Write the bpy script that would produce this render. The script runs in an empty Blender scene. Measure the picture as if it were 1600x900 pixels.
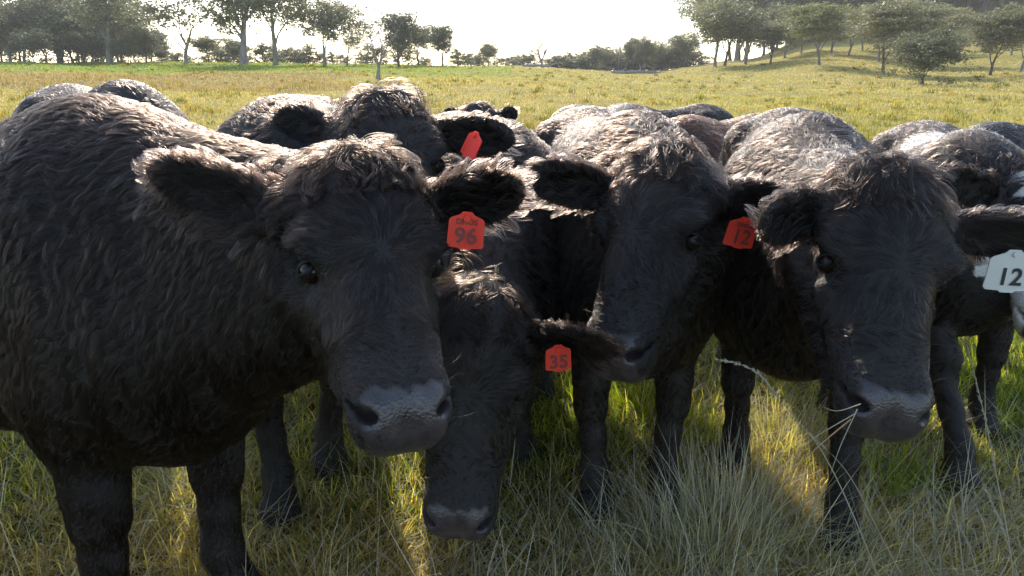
import bpy, math, random, bmesh
import numpy as np
from mathutils import Vector, Matrix, kdtree

# ------------------------------------------------------------------ camera, sky, sun, exposure
scene = bpy.context.scene
CH, PITCH, FPX = 1.18, math.radians(15.6), 1150.0
cam_d = bpy.data.cameras.new('camera'); cam = bpy.data.objects.new('camera', cam_d)
scene.collection.objects.link(cam); scene.camera = cam
cam.location = (0, 0, CH); cam.rotation_euler = (math.pi/2 - PITCH, 0, 0)
cam_d.sensor_width = 36; cam_d.lens = 36*FPX/1600; cam_d.clip_start = 0.02; cam_d.clip_end = 4000
cam_d.dof.use_dof = False

SUN_EL, SUN_AZ = math.radians(33), math.radians(-12)      # azimuth from +Y towards +X
world = bpy.data.worlds.new('World'); scene.world = world; world.use_nodes = True
wt = world.node_tree; bg = wt.nodes['Background']
sky = wt.nodes.new('ShaderNodeTexSky'); sky.sky_type = 'NISHITA'; sky.sun_disc = False
sky.sun_elevation = SUN_EL; sky.sun_rotation = SUN_AZ
sky.air_density = 1.0; sky.dust_density = 1.0; sky.ozone_density = 1.0
wt.links.new(sky.outputs[0], bg.inputs[0]); bg.inputs[1].default_value = 0.15
sun_d = bpy.data.lights.new('sun', 'SUN'); sun_d.energy = 3.0; sun_d.angle = math.radians(0.6); sun_d.color = (1, 0.93, 0.82)
sun = bpy.data.objects.new('sun', sun_d); scene.collection.objects.link(sun)
sdir = Vector((math.sin(SUN_AZ)*math.cos(SUN_EL), math.cos(SUN_AZ)*math.cos(SUN_EL), math.sin(SUN_EL)))
sun.rotation_euler = sdir.to_track_quat('Z', 'Y').to_euler(); sun.location = sdir*40
vs = scene.view_settings
vs.view_transform = 'Standard'; vs.look = 'None'; vs.exposure = 1.4; vs.gamma = 1; vs.use_curve_mapping = False
cy = scene.cycles
cy.use_denoising = True; cy.max_bounces = 8; cy.transparent_max_bounces = 12; cy.transmission_bounces = 4
cy.diffuse_bounces = 3; cy.glossy_bounces = 3; cy.use_adaptive_sampling = True; cy.adaptive_threshold = 0.015
cy.sample_clamp_indirect = 6
scene.cycles_curves.shape = 'RIBBONS' if hasattr(scene, 'cycles_curves') else None

COL = scene.collection
rng = np.random.default_rng(7)
random.seed(7)
cp, sp_ = math.cos(PITCH), math.sin(PITCH)
def at(px, py, d):
    """world point seen at photo pixel (px, py) at distance d along the view axis"""
    x = (px-800)/FPX*d; u = (450-py)/FPX*d
    return np.array([x, d*cp + u*sp_, CH - d*sp_ + u*cp])

# ------------------------------------------------------------------ small helpers
def mesh_obj(name, verts, faces, mat, parent=None, smooth=False, loc=None):
    me = bpy.data.meshes.new(name)
    verts = np.asarray(verts, np.float32)
    if isinstance(faces, np.ndarray):
        n, k = faces.shape
        me.vertices.add(len(verts)); me.vertices.foreach_set('co', verts.ravel())
        me.loops.add(n*k); me.loops.foreach_set('vertex_index', faces.astype(np.int32).ravel())
        me.polygons.add(n); me.polygons.foreach_set('loop_start', np.arange(0, n*k, k, dtype=np.int32))
        me.update(calc_edges=True)
    else:
        me.from_pydata([tuple(v) for v in verts.tolist()], [], faces); me.update()
    if smooth:
        me.polygons.foreach_set('use_smooth', np.ones(len(me.polygons), bool))
    if mat: me.materials.append(mat)
    o = bpy.data.objects.new(name, me); COL.objects.link(o)
    if loc is not None: o.location = loc
    if parent is not None: o.parent = parent
    return o
def tag(o, label=None, cat=None, group=None, kind=None):
    if label: o['label'] = label
    if cat: o['category'] = cat
    if group: o['group'] = group
    if kind: o['kind'] = kind
    return o
def empty(name, loc, rz=0):
    o = bpy.data.objects.new(name, None); COL.objects.link(o)
    o.location = loc; o.rotation_euler = (0, 0, rz); return o
class NT:
    def __init__(s, name):
        s.m = bpy.data.materials.new(name); s.m.use_nodes = True; s.t = s.m.node_tree
        s.t.nodes.clear(); s.out = s.t.nodes.new('ShaderNodeOutputMaterial')
    def n(s, typ, **kw):
        nd = s.t.nodes.new(typ)
        for k, v in kw.items():
            if k.startswith('i_'):
                key = k[2:]
                key = int(key) if key.isdigit() else key.replace('_', ' ')
                nd.inputs[key].default_value = v
            else: setattr(nd, k, v)
        return nd
    def l(s, a, b): s.t.links.new(a, b)
    def ramp(s, fac, stops):
        r = s.n('ShaderNodeValToRGB'); e = r.color_ramp.elements
        while len(e) < len(stops): e.new(0.5)
        for el, (p, c) in zip(e, stops): el.position = p; el.color = (*c, 1)
        s.l(fac, r.inputs[0]); return r.outputs[0]
    def noise(s, scale, detail=4, coord=None, rough=0.5):
        nz = s.n('ShaderNodeTexNoise'); nz.inputs['Scale'].default_value = scale; nz.inputs['Detail'].default_value = detail
        nz.inputs['Roughness'].default_value = rough
        if coord is not None: s.l(coord, nz.inputs['Vector'])
        return nz.outputs['Fac']
    def mix(s, f, a, b):
        m = s.n('ShaderNodeMix'); m.data_type = 'RGBA'
        for v, i in ((f, 0), (a, 6), (b, 7)):
            if isinstance(v, (int, float)): m.inputs[i].default_value = v
            elif isinstance(v, tuple): m.inputs[i].default_value = (*v, 1)
            else: s.l(v, m.inputs[i])
        return m.outputs[2]

def simple_mat(name, col, rough=0.6, spec=0.5):
    t = NT(name); b = t.n('ShaderNodeBsdfPrincipled'); b.inputs['Base Color'].default_value = (*col, 1)
    b.inputs['Roughness'].default_value = rough; b.inputs['Specular IOR Level'].default_value = spec
    t.l(b.outputs[0], t.out.inputs[0]); return t.m
# ------------------------------------------------------------------ terrain
_DR = np.array([-40, 0, 4, 10, 20, 35, 50, 65, 85, 120, 200, 400, 900.])
_PX = np.array([-1200, -400, 0, 400, 800, 1000, 1150, 1300, 1450, 1600, 2100.])
_ZT = np.array([
 [0, 0, 0, .2, .6, 1.4, 2.2, 2.8, 3.2, 3.4, 3.4, 3.4, 3.4],
 [0, 0, 0, .2, .6, 1.4, 2.2, 2.8, 3.2, 3.4, 3.4, 3.4, 3.4],
 [0, 0, 0, .2, .6, 1.4, 2.2, 2.8, 3.2, 3.3, 3.2, 3.0, 3.0],
 [0, 0, 0, .2, .6, 1.3, 2.1, 2.75, 3.0, 3.0, 2.4, 1, 0],
 [0, 0, 0, .15, .5, 1.2, 1.9, 2.4, 2.85, 2.8, 1.5, 0, -1],
 [0, 0, 0, .12, .4, .9, 1.4, 1.8, 2.2, 2.4, 2.0, 2, 2],
 [0, 0, 0, .12, .4, .9, 1.6, 2.6, 3.3, 4.5, 6, 8, 8],
 [0, 0, 0, .12, .4, .95, 2.2, 3.3, 5.2, 9, 16, 24, 24],
 [0, 0, 0, .12, .4, 1.0, 1.75, 3.2, 6.6, 13, 27, 48, 50],
 [0, 0, 0, .12, .4, 1.0, 1.9, 3.6, 8, 17, 36, 66, 70],
 [0, 0, 0, .12, .4, 1.1, 2.1, 4.2, 9, 20, 42, 76, 80.]])
def ground_z(x, y):
    x = np.atleast_1d(np.asarray(x, float)); y = np.atleast_1d(np.asarray(y, float)); x, y = np.broadcast_arrays(x, y)
    px = 800+1194*x/np.maximum(y, 3)
    px = np.clip(px, -1199, 2099)
    j = np.clip(np.searchsorted(_PX, px)-1, 0, len(_PX)-2); t = (px-_PX[j])/(_PX[j+1]-_PX[j]); t = t*t*(3-2*t)
    allz = np.stack([np.interp(y, _DR, row) for row in _ZT])
    ii = np.indices(j.shape)
    z = allz[(j, *ii)]*(1-t)+allz[(j+1, *ii)]*t
    far = np.clip((y-8)/20, 0, 1)
    return z + .10*far*np.sin(x*.31+2)*np.sin(y*.23+1)+.05*far*np.sin(x*.9+y*.7)+.018*np.sin(x*2.3+1)*np.sin(y*2.9)*np.clip(y/3-.8, 0, 1)
def gz(x, y): return float(ground_z(x, y)[0])
def ray_xz(px, py, D):
    U = (450-py)/FPX; k = cp+U*sp_
    return (px-800)/FPX*D/k, CH+D*(-sp_+U*cp)/k

def ground_mat():
    t = NT('pasture_ground'); tc = t.n('ShaderNodeTexCoord'); o = tc.outputs['Object']
    sep = t.n('ShaderNodeSeparateXYZ'); t.l(o, sep.inputs[0])
    big = t.noise(.11, 5, o, .6); med = t.noise(1.1, 6, o, .65); fine = t.noise(9, 6, o, .7)
    a = t.ramp(big, [(0.36, (0.27, 0.24, 0.05)), (0.56, (0.37, 0.295, 0.095))])
    b = t.ramp(med, [(0.34, (0.14, 0.135, 0.03)), (0.50, (0.33, 0.275, 0.075)), (0.70, (0.45, 0.37, 0.15))])
    c = t.mix(.55, a, b)
    f = t.ramp(fine, [(0.30, (0.45, 0.45, 0.40)), (0.60, (1.1, 1.1, 1.05))])
    mm = t.n('ShaderNodeMix'); mm.data_type = 'RGBA'; mm.blend_type = 'MULTIPLY'; mm.inputs[0].default_value = .8
    t.l(c, mm.inputs[6]); t.l(f, mm.inputs[7]); c = mm.outputs[2]
    # soil and matted thatch close by
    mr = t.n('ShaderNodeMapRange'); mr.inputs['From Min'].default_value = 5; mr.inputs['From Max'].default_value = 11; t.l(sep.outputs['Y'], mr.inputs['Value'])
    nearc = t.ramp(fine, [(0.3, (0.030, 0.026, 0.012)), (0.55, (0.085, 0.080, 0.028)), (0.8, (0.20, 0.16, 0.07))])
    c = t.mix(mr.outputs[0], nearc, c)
    # lush strip along the left treeline
    l1 = t.n('ShaderNodeMapRange'); l1.inputs['From Min'].default_value = 38; l1.inputs['From Max'].default_value = 46; t.l(sep.outputs['Y'], l1.inputs['Value'])
    l2 = t.n('ShaderNodeMapRange'); l2.inputs['From Min'].default_value = 4; l2.inputs['From Max'].default_value = -12; t.l(sep.outputs['X'], l2.inputs['Value'])
    ml = t.n('ShaderNodeMath'); ml.operation = 'MULTIPLY'; t.l(l1.outputs[0], ml.inputs[0]); t.l(l2.outputs[0], ml.inputs[1])
    lush = t.ramp(med, [(0.35, (0.12, 0.17, 0.012)), (0.65, (0.24, 0.27, 0.03))])
    c = t.mix(ml.outputs[0], c, lush)
    b_ = t.n('ShaderNodeBsdfPrincipled'); t.l(c, b_.inputs['Base Color']); b_.inputs['Roughness'].default_value = .95; b_.inputs['Specular IOR Level'].default_value = .1
    bu = t.n('ShaderNodeBump'); bu.inputs['Strength'].default_value = .9; bu.inputs['Distance'].default_value = .12
    t.l(fine, bu.inputs['Height']); t.l(bu.outputs[0], b_.inputs['Normal']); t.l(b_.outputs[0], t.out.inputs[0]); return t.m
ys = np.concatenate([np.arange(-20, 2, 2.), np.arange(2, 14, .35), np.geomspace(14, 900, 130)])
ss = np.linspace(-1, 1, 241); ss = np.sign(ss)*np.abs(ss)**1.2
Yg, Sg = np.meshgrid(ys, ss, indexing='ij'); Xg = Sg*(25+np.abs(Yg)*1.3)
Zg = ground_z(Xg.ravel(), Yg.ravel()); nY, nS = Yg.shape
idx = np.arange(nY*nS).reshape(nY, nS)
Fg = np.stack([idx[:-1, :-1].ravel(), idx[:-1, 1:].ravel(), idx[1:, 1:].ravel(), idx[1:, :-1].ravel()], 1)
g = mesh_obj('ground', np.stack([Xg.ravel(), Yg.ravel(), Zg], 1), Fg, ground_mat(), smooth=True); tag(g, kind='structure')

# ------------------------------------------------------------------ grass
def blade_mat(name, tr=.5, mul=(2.9, 2.7, .6, 1)):
    t = NT(name); a = t.n('ShaderNodeAttribute'); a.attribute_name = 'tone'
    b = t.n('ShaderNodeBsdfPrincipled'); t.l(a.outputs['Color'], b.inputs['Base Color']); b.inputs['Roughness'].default_value = .5; b.inputs['Specular IOR Level'].default_value = .35
    h = t.n('ShaderNodeMix'); h.data_type = 'RGBA'; h.blend_type = 'MULTIPLY'; h.inputs[0].default_value = 1; h.inputs[7].default_value = mul
    t.l(a.outputs['Color'], h.inputs[6])
    tr_ = t.n('ShaderNodeBsdfTranslucent'); t.l(h.outputs[2], tr_.inputs[0])
    m = t.n('ShaderNodeMixShader'); m.inputs[0].default_value = tr; t.l(b.outputs[0], m.inputs[1]); t.l(tr_.outputs[0], m.inputs[2]); t.l(m.outputs[0], t.out.inputs[0]); return t.m
M_BLADE = blade_mat('grass_blades', .62); M_FARB = blade_mat('field_grass_blades', .42, (1.5, 1.35, .85, 1)); M_DRY = blade_mat('dry_grass_blades', .3)
def blades(name, X, Y, L, W, az, lean, curl, cols, mat, K=5, z0=None, kink=None):
    n = len(X); Z = ground_z(X, Y) if z0 is None else z0
    P = np.stack([X, Y, Z-.01], 1); hd = np.stack([np.cos(az), np.sin(az), 0*az], 1)
    ca = az+np.pi/2+rng.normal(0, .5, n); wd = np.stack([np.cos(ca), np.sin(ca), 0*ca], 1)
    V = np.zeros((n, 2*K-1, 3)); pos = P.copy(); col = np.zeros((n, 2*K-1, 4)); col[..., 3] = 1
    for j in range(K):
        t = j/(K-1); w = W*(1-t**1.8)*(.6+.4*min(1, t*4))
        if j < K-1:
            V[:, 2*j] = pos-wd*w[:, None]*.5; V[:, 2*j+1] = pos+wd*w[:, None]*.5
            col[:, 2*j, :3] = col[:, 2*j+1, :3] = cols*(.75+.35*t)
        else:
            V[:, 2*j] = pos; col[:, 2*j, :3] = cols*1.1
        th = lean+curl*(t+.5/(K-1))
        pos = pos+(hd*np.sin(th)[:, None]+np.array([0, 0, 1.])*np.cos(th)[:, None])*(L/(K-1))[:, None]
        pos[:, 2] = np.maximum(pos[:, 2], Z+.012*rng.random(n))
    base = (np.arange(n)*(2*K-1))[:, None]
    q = np.concatenate([base+np.array([2*j, 2*j+1, 2*j+3, 2*j+2]) for j in range(K-2)])
    # tip as a degenerate-free quad is avoided: separate triangles
    tr = base+np.array([2*K-4, 2*K-3, 2*K-2])
    me = bpy.data.meshes.new(name); V = V.reshape(-1, 3)
    nl = q.size+tr.size
    me.vertices.add(len(V)); me.vertices.foreach_set('co', V.astype(np.float32).ravel())
    me.loops.add(nl); me.loops.foreach_set('vertex_index', np.concatenate([q.ravel(), tr.ravel()]).astype(np.int32))
    ls = np.concatenate([np.arange(len(q))*4, q.size+np.arange(len(tr))*3]).astype(np.int32)
    me.polygons.add(len(ls)); me.polygons.foreach_set('loop_start', ls); me.update(calc_edges=True)
    me.polygons.foreach_set('use_smooth', np.ones(len(ls), bool))
    at_ = me.attributes.new('tone', 'FLOAT_COLOR', 'POINT'); at_.data.foreach_set('color', col.astype(np.float32).ravel())
    me.materials.append(mat); o = bpy.data.objects.new(name, me); COL.objects.link(o); return o
def nz2(x, y, s, k=0):
    v = 0
    for i, (a, b, c) in enumerate(((1, .3, .1), (-.5, 1, 2), (.8, -.9, 4), (1.7, 1.1, 1), (-1.9, .6, 3))): v = v+np.sin((a*x+b*y)*s+c+k*1.7)
    return v/3
GREEN = np.array([(.125, .185, .022), (.19, .235, .028), (.090, .145, .022), (.25, .26, .035)])
STRAW = np.array([(.42, .34, .18), (.34, .28, .14), (.26, .22, .13), (.50, .43, .27)])
def tones(n, dry):
    gsel = GREEN[rng.integers(0, 4, n)]; ssel = STRAW[rng.integers(0, 4, n)]
    c = np.where((rng.random(n) < dry)[:, None], ssel, gsel)
    return c*rng.uniform(.7, 1.25, n)[:, None]
def near_grass(q=1.0):
    # sward between and in front of the cattle, growing in tufts
    nt = int(17000*q)
    y = 1.0+5.2*rng.random(nt)**1.35; x = (rng.random(nt)*2-1)*(y*.82+.35)
    per = 13; n = nt*per
    tx = np.repeat(x, per); ty = np.repeat(y, per)
    sz = np.repeat(rng.uniform(.55, 1.3, nt)*(1+.35*nz2(x, y, 2.2)), per)
    X = tx+rng.normal(0, .022, n); Y = ty+rng.normal(0, .022, n)
    dryf = np.clip(.50+.34*nz2(tx, ty, 1.9, 3)-.30*np.clip(ty-2.0, 0, 1.4)+1.3*np.clip(2.15-ty, 0, 1), .06, .95)  # drier in front, paling the shaded grass; greener behind to paint sunlit patches
    L = rng.uniform(.04, .115, n)*np.clip(sz, .4, 1.8); W = rng.uniform(.0022, .0048, n)
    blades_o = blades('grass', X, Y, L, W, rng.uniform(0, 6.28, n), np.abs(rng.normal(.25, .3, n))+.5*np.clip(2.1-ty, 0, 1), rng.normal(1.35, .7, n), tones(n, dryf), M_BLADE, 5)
    tag(blades_o, 'short lit and shaded green pasture grass under the cattle', 'grass', kind='stuff')
    # dead matted stems lying through it
    n = int(46000*q); y = 1.0+4.6*rng.random(n)**1.3; x = (rng.random(n)*2-1)*(y*.82+.35)
    keep = nz2(x, y, 1.9, 3)+.5*np.clip(2.3-y, -1, 1)+rng.normal(0, .5, n) > -.15; x, y = x[keep], y[keep]; n = len(x)
    d = blades('dry_grass', x, y, rng.uniform(.12, .36, n), rng.uniform(.0014, .0032, n), rng.normal(.4, 1.5, n), np.clip(rng.normal(1.1, .35, n), .2, 1.55), rng.normal(.6, .5, n),
               np.array([(.46, .41, .29), (.38, .34, .24), (.58, .53, .41)])[rng.integers(0, 3, n)]*rng.uniform(.5, 1.1, n)[:, None], M_DRY, 5)
    tag(d, 'matted dead straw coloured grass stems lying through the pasture', 'dry grass', kind='stuff')
def far_grass(q=1.0):
    n = int(430000*q); y = 5.5*np.exp(rng.random(n)*math.log(75/5.5)); x = y*(-.80+1.62*rng.random(n))
    m = nz2(x, y, .5, 1)+.8*nz2(x, y, .13, 2)+rng.normal(0, .5, n)
    dry = np.clip(.55+.3*nz2(x, y, .16, 5), .15, .9)
    c = tones(n, dry)*.65+np.array([(.44, .36, .11)])*.6; lush = ((y > 42) & (x < 0)); c[lush] = GREEN[rng.integers(0, 4, lush.sum())]*1.7
    tall = (rng.random(n) < .05)
    tan = (y > 26) & (y < 41+nz2(x, y, .3)*2) & (x < -.22*y+nz2(x, y, .4)*2) & (rng.random(n) < .85); c[tan] = STRAW[rng.integers(0, 4, tan.sum())]*np.array([.9, .8, .66])
    L = rng.uniform(.03, .085, n)*(1+.5*tall)*(1+.5*tan)*np.clip(y/16, .9, 1.4); W = np.maximum(.005, y*.0010)*rng.uniform(.6, 1.2, n)
    dk = (rng.random(n) < .05) & (m > .2); c[dk] = c[dk]*.35
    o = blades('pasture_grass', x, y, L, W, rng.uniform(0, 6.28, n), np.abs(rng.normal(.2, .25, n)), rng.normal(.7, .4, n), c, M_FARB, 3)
    tag(o, 'yellow green pasture grass covering the open field behind the cattle', 'grass', kind='stuff')
    # scattered darker weed tufts
    nt = int(1500*q); y = 7*np.exp(rng.random(nt)*math.log(60/7)); x = y*(-.75+1.55*rng.random(nt)); per = 26; n = nt*per
    s = np.repeat(rng.uniform(.4, 1.1, nt), per); X = np.repeat(x, per)+rng.normal(0, .10, n)*s; Y = np.repeat(y, per)+rng.normal(0, .10, n)*s
    c = np.repeat(np.array([(.075, .085, .025), (.12, .11, .035), (.17, .13, .06)])[rng.integers(0, 3, nt)], per, 0)*rng.uniform(.6, 1.2, n)[:, None]
    o = blades('weeds', X, Y, rng.uniform(.08, .22, n)*s*1.2, np.maximum(.006, Y*.0012), rng.uniform(0, 6.28, n), np.abs(rng.normal(.3, .3, n)), rng.normal(.5, .4, n), c, M_BLADE, 3)
    tag(o, 'scattered dark weed tufts dotting the open field', 'weeds', kind='stuff')
def tussock(x, y, n, L, spread, label, cols, w=(.0016, .0034), r=.05, name='grass_tussock'):
    X = x+rng.normal(0, r, n); Y = y+rng.normal(0, r, n)
    az = np.arctan2(Y-y, X-x)+rng.normal(0, .6, n)
    o = blades(name, X, Y, rng.uniform(L*.45, L, n), rng.uniform(*w, n), az, np.abs(rng.normal(spread, spread*.8, n)), rng.normal(.55, .4, n),
               np.array(cols)[rng.integers(0, len(cols), n)]*rng.uniform(.6, 1.15, n)[:, None], M_DRY if name == 'grass_tussock' else M_BLADE, 6)
    me = o.data; me.transform(Matrix.Translation((-x, -y, 0))); o.location = (x, y, 0)
    tag(o, label, 'grass tussock' if name == 'grass_tussock' else 'grass clump'); return o
def stalk(pts, r, label, mat, seed_head=0.0, name='grass_stalk'):
    """a thin dry stem along a smooth line through pts; the last seed_head of it carries spikelets"""
    P = [Vector(p) for p in pts]; dense = []
    for i in range(len(P)-1):
        p0 = P[max(i-1, 0)]; p1 = P[i]; p2 = P[i+1]; p3 = P[min(i+2, len(P)-1)]
        for k in range(8):
            t = k/8; dense.append(.5*((2*p1)+(p2-p0)*t+(2*p0-5*p1+4*p2-p3)*t*t+(3*p1-p0-3*p2+p3)*t**3))
    dense.append(P[-1]); o0 = dense[0].copy(); V, F = [], []; S_ = 5
    for i, p in enumerate(dense):
        tg = (dense[min(i+1, len(dense)-1)]-dense[max(i-1, 0)]).normalized(); a = tg.orthogonal().normalized(); b = tg.cross(a)
        rr = r*(1-.65*i/len(dense))
        for k in range(S_): V.append(p-o0+(a*math.cos(k*6.283/S_)+b*math.sin(k*6.283/S_))*rr)
    for i in range(len(dense)-1):
        for k in range(S_): F.append((i*S_+k, i*S_+(k+1) % S_, (i+1)*S_+(k+1) % S_, (i+1)*S_+k))
    st = mesh_obj(name, V, F, mat, loc=o0, smooth=True); tag(st, label, 'grass stalk')
    if seed_head:
        V, F = [], []; n0 = int(len(dense)*(1-seed_head))
        for i in range(n0, len(dense)-1):
            for k in range(4):
                p = dense[i].lerp(dense[i+1], random.random())-o0; tg = (dense[i+1]-dense[i]).normalized()
                d = (tg+Vector((random.uniform(-1, 1), random.uniform(-1, 1), random.uniform(-1, 1)))*.5).normalized(); a = d.orthogonal().normalized(); ln = random.uniform(.006, .012); b0 = len(V)
                b = d.cross(a)
                V += [p, p+d*ln*.45+a*.0018, p+d*ln*.45-a*.0009+b*.0015, p+d*ln*.45-a*.0009-b*.0015, p+d*ln]
                F += [(b0, b0+1, b0+2), (b0, b0+2, b0+3), (b0, b0+3, b0+1), (b0+4, b0+2, b0+1), (b0+4, b0+3, b0+2), (b0+4, b0+1, b0+3)]
        mesh_obj('seed_head', V, F, mat, st)
    return st
# ------------------------------------------------------------------ trees
def bark_mat(name, c1, c2):
    t = NT(name); tc = t.n('ShaderNodeTexCoord'); mp = t.n('ShaderNodeMapping'); mp.inputs['Scale'].default_value = (3, 3, .6); t.l(tc.outputs['Object'], mp.inputs[0])
    f = t.noise(2.2, 5, mp.outputs[0], .65); c = t.ramp(f, [(.35, c1), (.65, c2)])
    b = t.n('ShaderNodeBsdfPrincipled'); t.l(c, b.inputs['Base Color']); b.inputs['Roughness'].default_value = .9
    bu = t.n('ShaderNodeBump'); bu.inputs['Distance'].default_value = .05; bu.inputs['Strength'].default_value = .6; t.l(f, bu.inputs['Height']); t.l(bu.outputs[0], b.inputs['Normal'])
    t.l(b.outputs[0], t.out.inputs[0]); return t.m
def leaf_mat(name, stops):
    t = NT(name); oi = t.n('ShaderNodeObjectInfo'); a = t.n('ShaderNodeAttribute'); a.attribute_name = 'tone'
    c = t.ramp(a.outputs['Fac'], stops)
    hs_ = t.n('ShaderNodeHueSaturation'); t.l(c, hs_.inputs['Color'])
    mr = t.n('ShaderNodeMapRange'); mr.inputs['To Min'].default_value = .75; mr.inputs['To Max'].default_value = 1.25; t.l(oi.outputs['Random'], mr.inputs['Value']); t.l(mr.outputs[0], hs_.inputs['Value'])
    d = t.n('ShaderNodeBsdfPrincipled'); d.inputs['Roughness'].default_value = .55; d.inputs['Specular IOR Level'].default_value = .4; t.l(hs_.outputs[0], d.inputs['Base Color'])
    tr = t.n('ShaderNodeBsdfTranslucent'); t.l(hs_.outputs[0], tr.inputs[0])
    m = t.n('ShaderNodeMixShader'); m.inputs[0].default_value = .4; t.l(d.outputs[0], m.inputs[1]); t.l(tr.outputs[0], m.inputs[2]); t.l(m.outputs[0], t.out.inputs[0]); return t.m
M_BARKP = bark_mat('pale_gum_bark', (.13, .11, .09), (.27, .24, .21)); M_BARKD = bark_mat('dark_rough_bark', (.045, .032, .025), (.11, .08, .06)); M_BARKG = bark_mat('dead_grey_wood', (.16, .14, .12), (.30, .27, .24))
M_LEAF = leaf_mat('gum_leaves', [(.0, (.14, .14, .075)), (.5, (.23, .22, .11)), (1, (.34, .32, .16))])
M_LEAFD = leaf_mat('dark_leaves', [(.0, (.09, .098, .055)), (.5, (.15, .155, .078)), (1, (.24, .23, .11))])
M_LEAFY = leaf_mat('yellow_green_leaves', [(.0, (.12, .13, .05)), (.5, (.20, .20, .075)), (1, (.28, .27, .11))])  # yellower leaf tones
def tube(V, F, pts, rad, S_=7):
    b0 = len(V); n = len(pts)
    for i, p in enumerate(pts):
        tg = (pts[min(i+1, n-1)]-pts[max(i-1, 0)]).normalized(); a = tg.cross(Vector((.3, .9, .2))).normalized(); b = tg.cross(a)
        for k in range(S_): V.append(p+(a*math.cos(k*6.283/S_)+b*math.sin(k*6.283/S_))*rad[i])
    for i in range(n-1):
        for k in range(S_): F.append((b0+i*S_+k, b0+i*S_+(k+1) % S_, b0+(i+1)*S_+(k+1) % S_, b0+(i+1)*S_+k))
def make_tree(seed, H=10., spread=.32, clear=.3, forks=2, density=1.0, leafless=False, barkm=None, leafm=None, trunk_r=.22, flat=.85, droop=0., low=0, side=2, lean=.05, leaf=.16, blobr=.12, levels=3, loc=(0, 0, 0)):
    """returns (trunk mesh, crown mesh)"""
    r = random.Random(seed); V, F = [], []; tips = []
    def branch(p, d, L, rad, lev):
        n = 6; pts = [p.copy()]; rr = [rad]; q = p.copy(); dd = d.copy()
        for i in range(n):
            dd = (dd+Vector((r.uniform(-1, 1), r.uniform(-1, 1), r.uniform(-.5, .9)))*(.10+.06*lev)).normalized()
            q = q+dd*L/n; pts.append(q.copy()); rr.append(rad*(1-.55*(i+1)/n))
        tube(V, F, pts, rr, 8 if lev == 0 else 5)
        if lev >= levels: tips.append((pts[-1], L)); return
        if lev >= 1: tips.append((pts[-1], L))
        k = r.randint(2, 3) if lev else forks
        for c in range(k+ (2 if lev else side)):
            i = n if c < k else r.randint(max(1, n//2-1), n-1)
            az = r.uniform(0, 6.283); out = Vector((math.cos(az), math.sin(az), 0))
            up = r.uniform(.8, 1.7) if lev == 0 else r.uniform(.15, 1.2)
            nd = (dd*.5+out*(.55+.35*lev*.5)+Vector((0, 0, up*.6-droop))).normalized()
            branch(pts[i], nd, L*r.uniform(.5, .78) if lev else H*spread*r.uniform(.8, 1.25), rr[i]*(r.uniform(.7, .92) if leafless else r.uniform(.42, .68)), lev+1)
    base = Vector((0, 0, -.15)); d0 = Vector((r.uniform(-lean, lean), r.uniform(-lean, lean), 1)).normalized()
    # flared foot
    tube(V, F, [base, Vector((0, 0, .25))], [trunk_r*1.5, trunk_r], 8)
    branch(Vector((0, 0, .2)), d0, H*clear, trunk_r, 0)
    zt = max(t[0].z for t in tips); sc = H*.97/zt if zt > 0 else 1
    for v in V:
        if v.z > 0: v.z = v.z*sc
        v.x *= sc**.8; v.y *= sc**.8
    tm = bpy.data.meshes.new('trunk'); tm.from_pydata([tuple(v) for v in V], [], F); tm.materials.append(barkm or M_BARKP)
    tm.polygons.foreach_set('use_smooth', np.ones(len(tm.polygons), bool)); tm.update()
    if leafless: return tm, None
    rg = np.random.default_rng(seed); P, T = [], []
    for i in range(low):
        az, rr_ = r.uniform(0, 6.28), H*r.uniform(.02, .36); tips.append((Vector((math.cos(az)*rr_, math.sin(az)*rr_, H*r.uniform(.05, .62)/sc)), 1))
    for (t, L) in tips:
        m = int(rg.uniform(60, 110)*density); c = np.array((t.x*sc**.8, t.y*sc**.8, t.z*sc)); R = H*blobr*rg.uniform(.6, 1.35)
        u = rg.normal(size=(m, 3)); u /= np.linalg.norm(u, axis=1)[:, None]; u *= (rg.random(m)**.45)[:, None]*R; u[:, 2] *= flat
        u[:, 2] -= droop*.5*np.abs(rg.normal(size=m))*R; u[:, 2] += .15*R
        # sub-clumps
        k = rg.integers(3, 6); cc = rg.normal(size=(k, 3))*R*.5*np.array([1, 1, flat]); w = rg.integers(0, k, m)
        u = u*.55+cc[w]
        P.append(c+u); T.append(np.clip(rg.normal(.45, .22, m)+.35*(rg.random()-.5), 0, 1))
    P = np.concatenate(P); T = np.concatenate(T); n = len(P)
    a = rg.normal(size=(n, 3)); a[:, 2] -= .5; a /= np.linalg.norm(a, axis=1)[:, None]; b = np.cross(a, rg.normal(size=(n, 3))); b /= np.linalg.norm(b, axis=1)[:, None]
    s = leaf*rg.uniform(.5, 1.3, n)[:, None]*H/10
    Vq = np.stack([P-a*s, P+b*s*.42, P+a*s*.9, P-b*s*.42], 1).reshape(-1, 3); Fq = np.arange(4*n).reshape(n, 4)
    cm = bpy.data.meshes.new('crown'); cm.vertices.add(4*n); cm.vertices.foreach_set('co', Vq.astype(np.float32).ravel())
    cm.loops.add(4*n); cm.loops.foreach_set('vertex_index', Fq.astype(np.int32).ravel()); cm.polygons.add(n); cm.polygons.foreach_set('loop_start', np.arange(0, 4*n, 4, dtype=np.int32)); cm.update(calc_edges=True)
    at_ = cm.attributes.new('tone', 'FLOAT', 'POINT'); at_.data.foreach_set('value', np.repeat(T, 4).astype(np.float32)); cm.materials.append(leafm or M_LEAF)
    return tm, cm
KIND = {}
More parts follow.
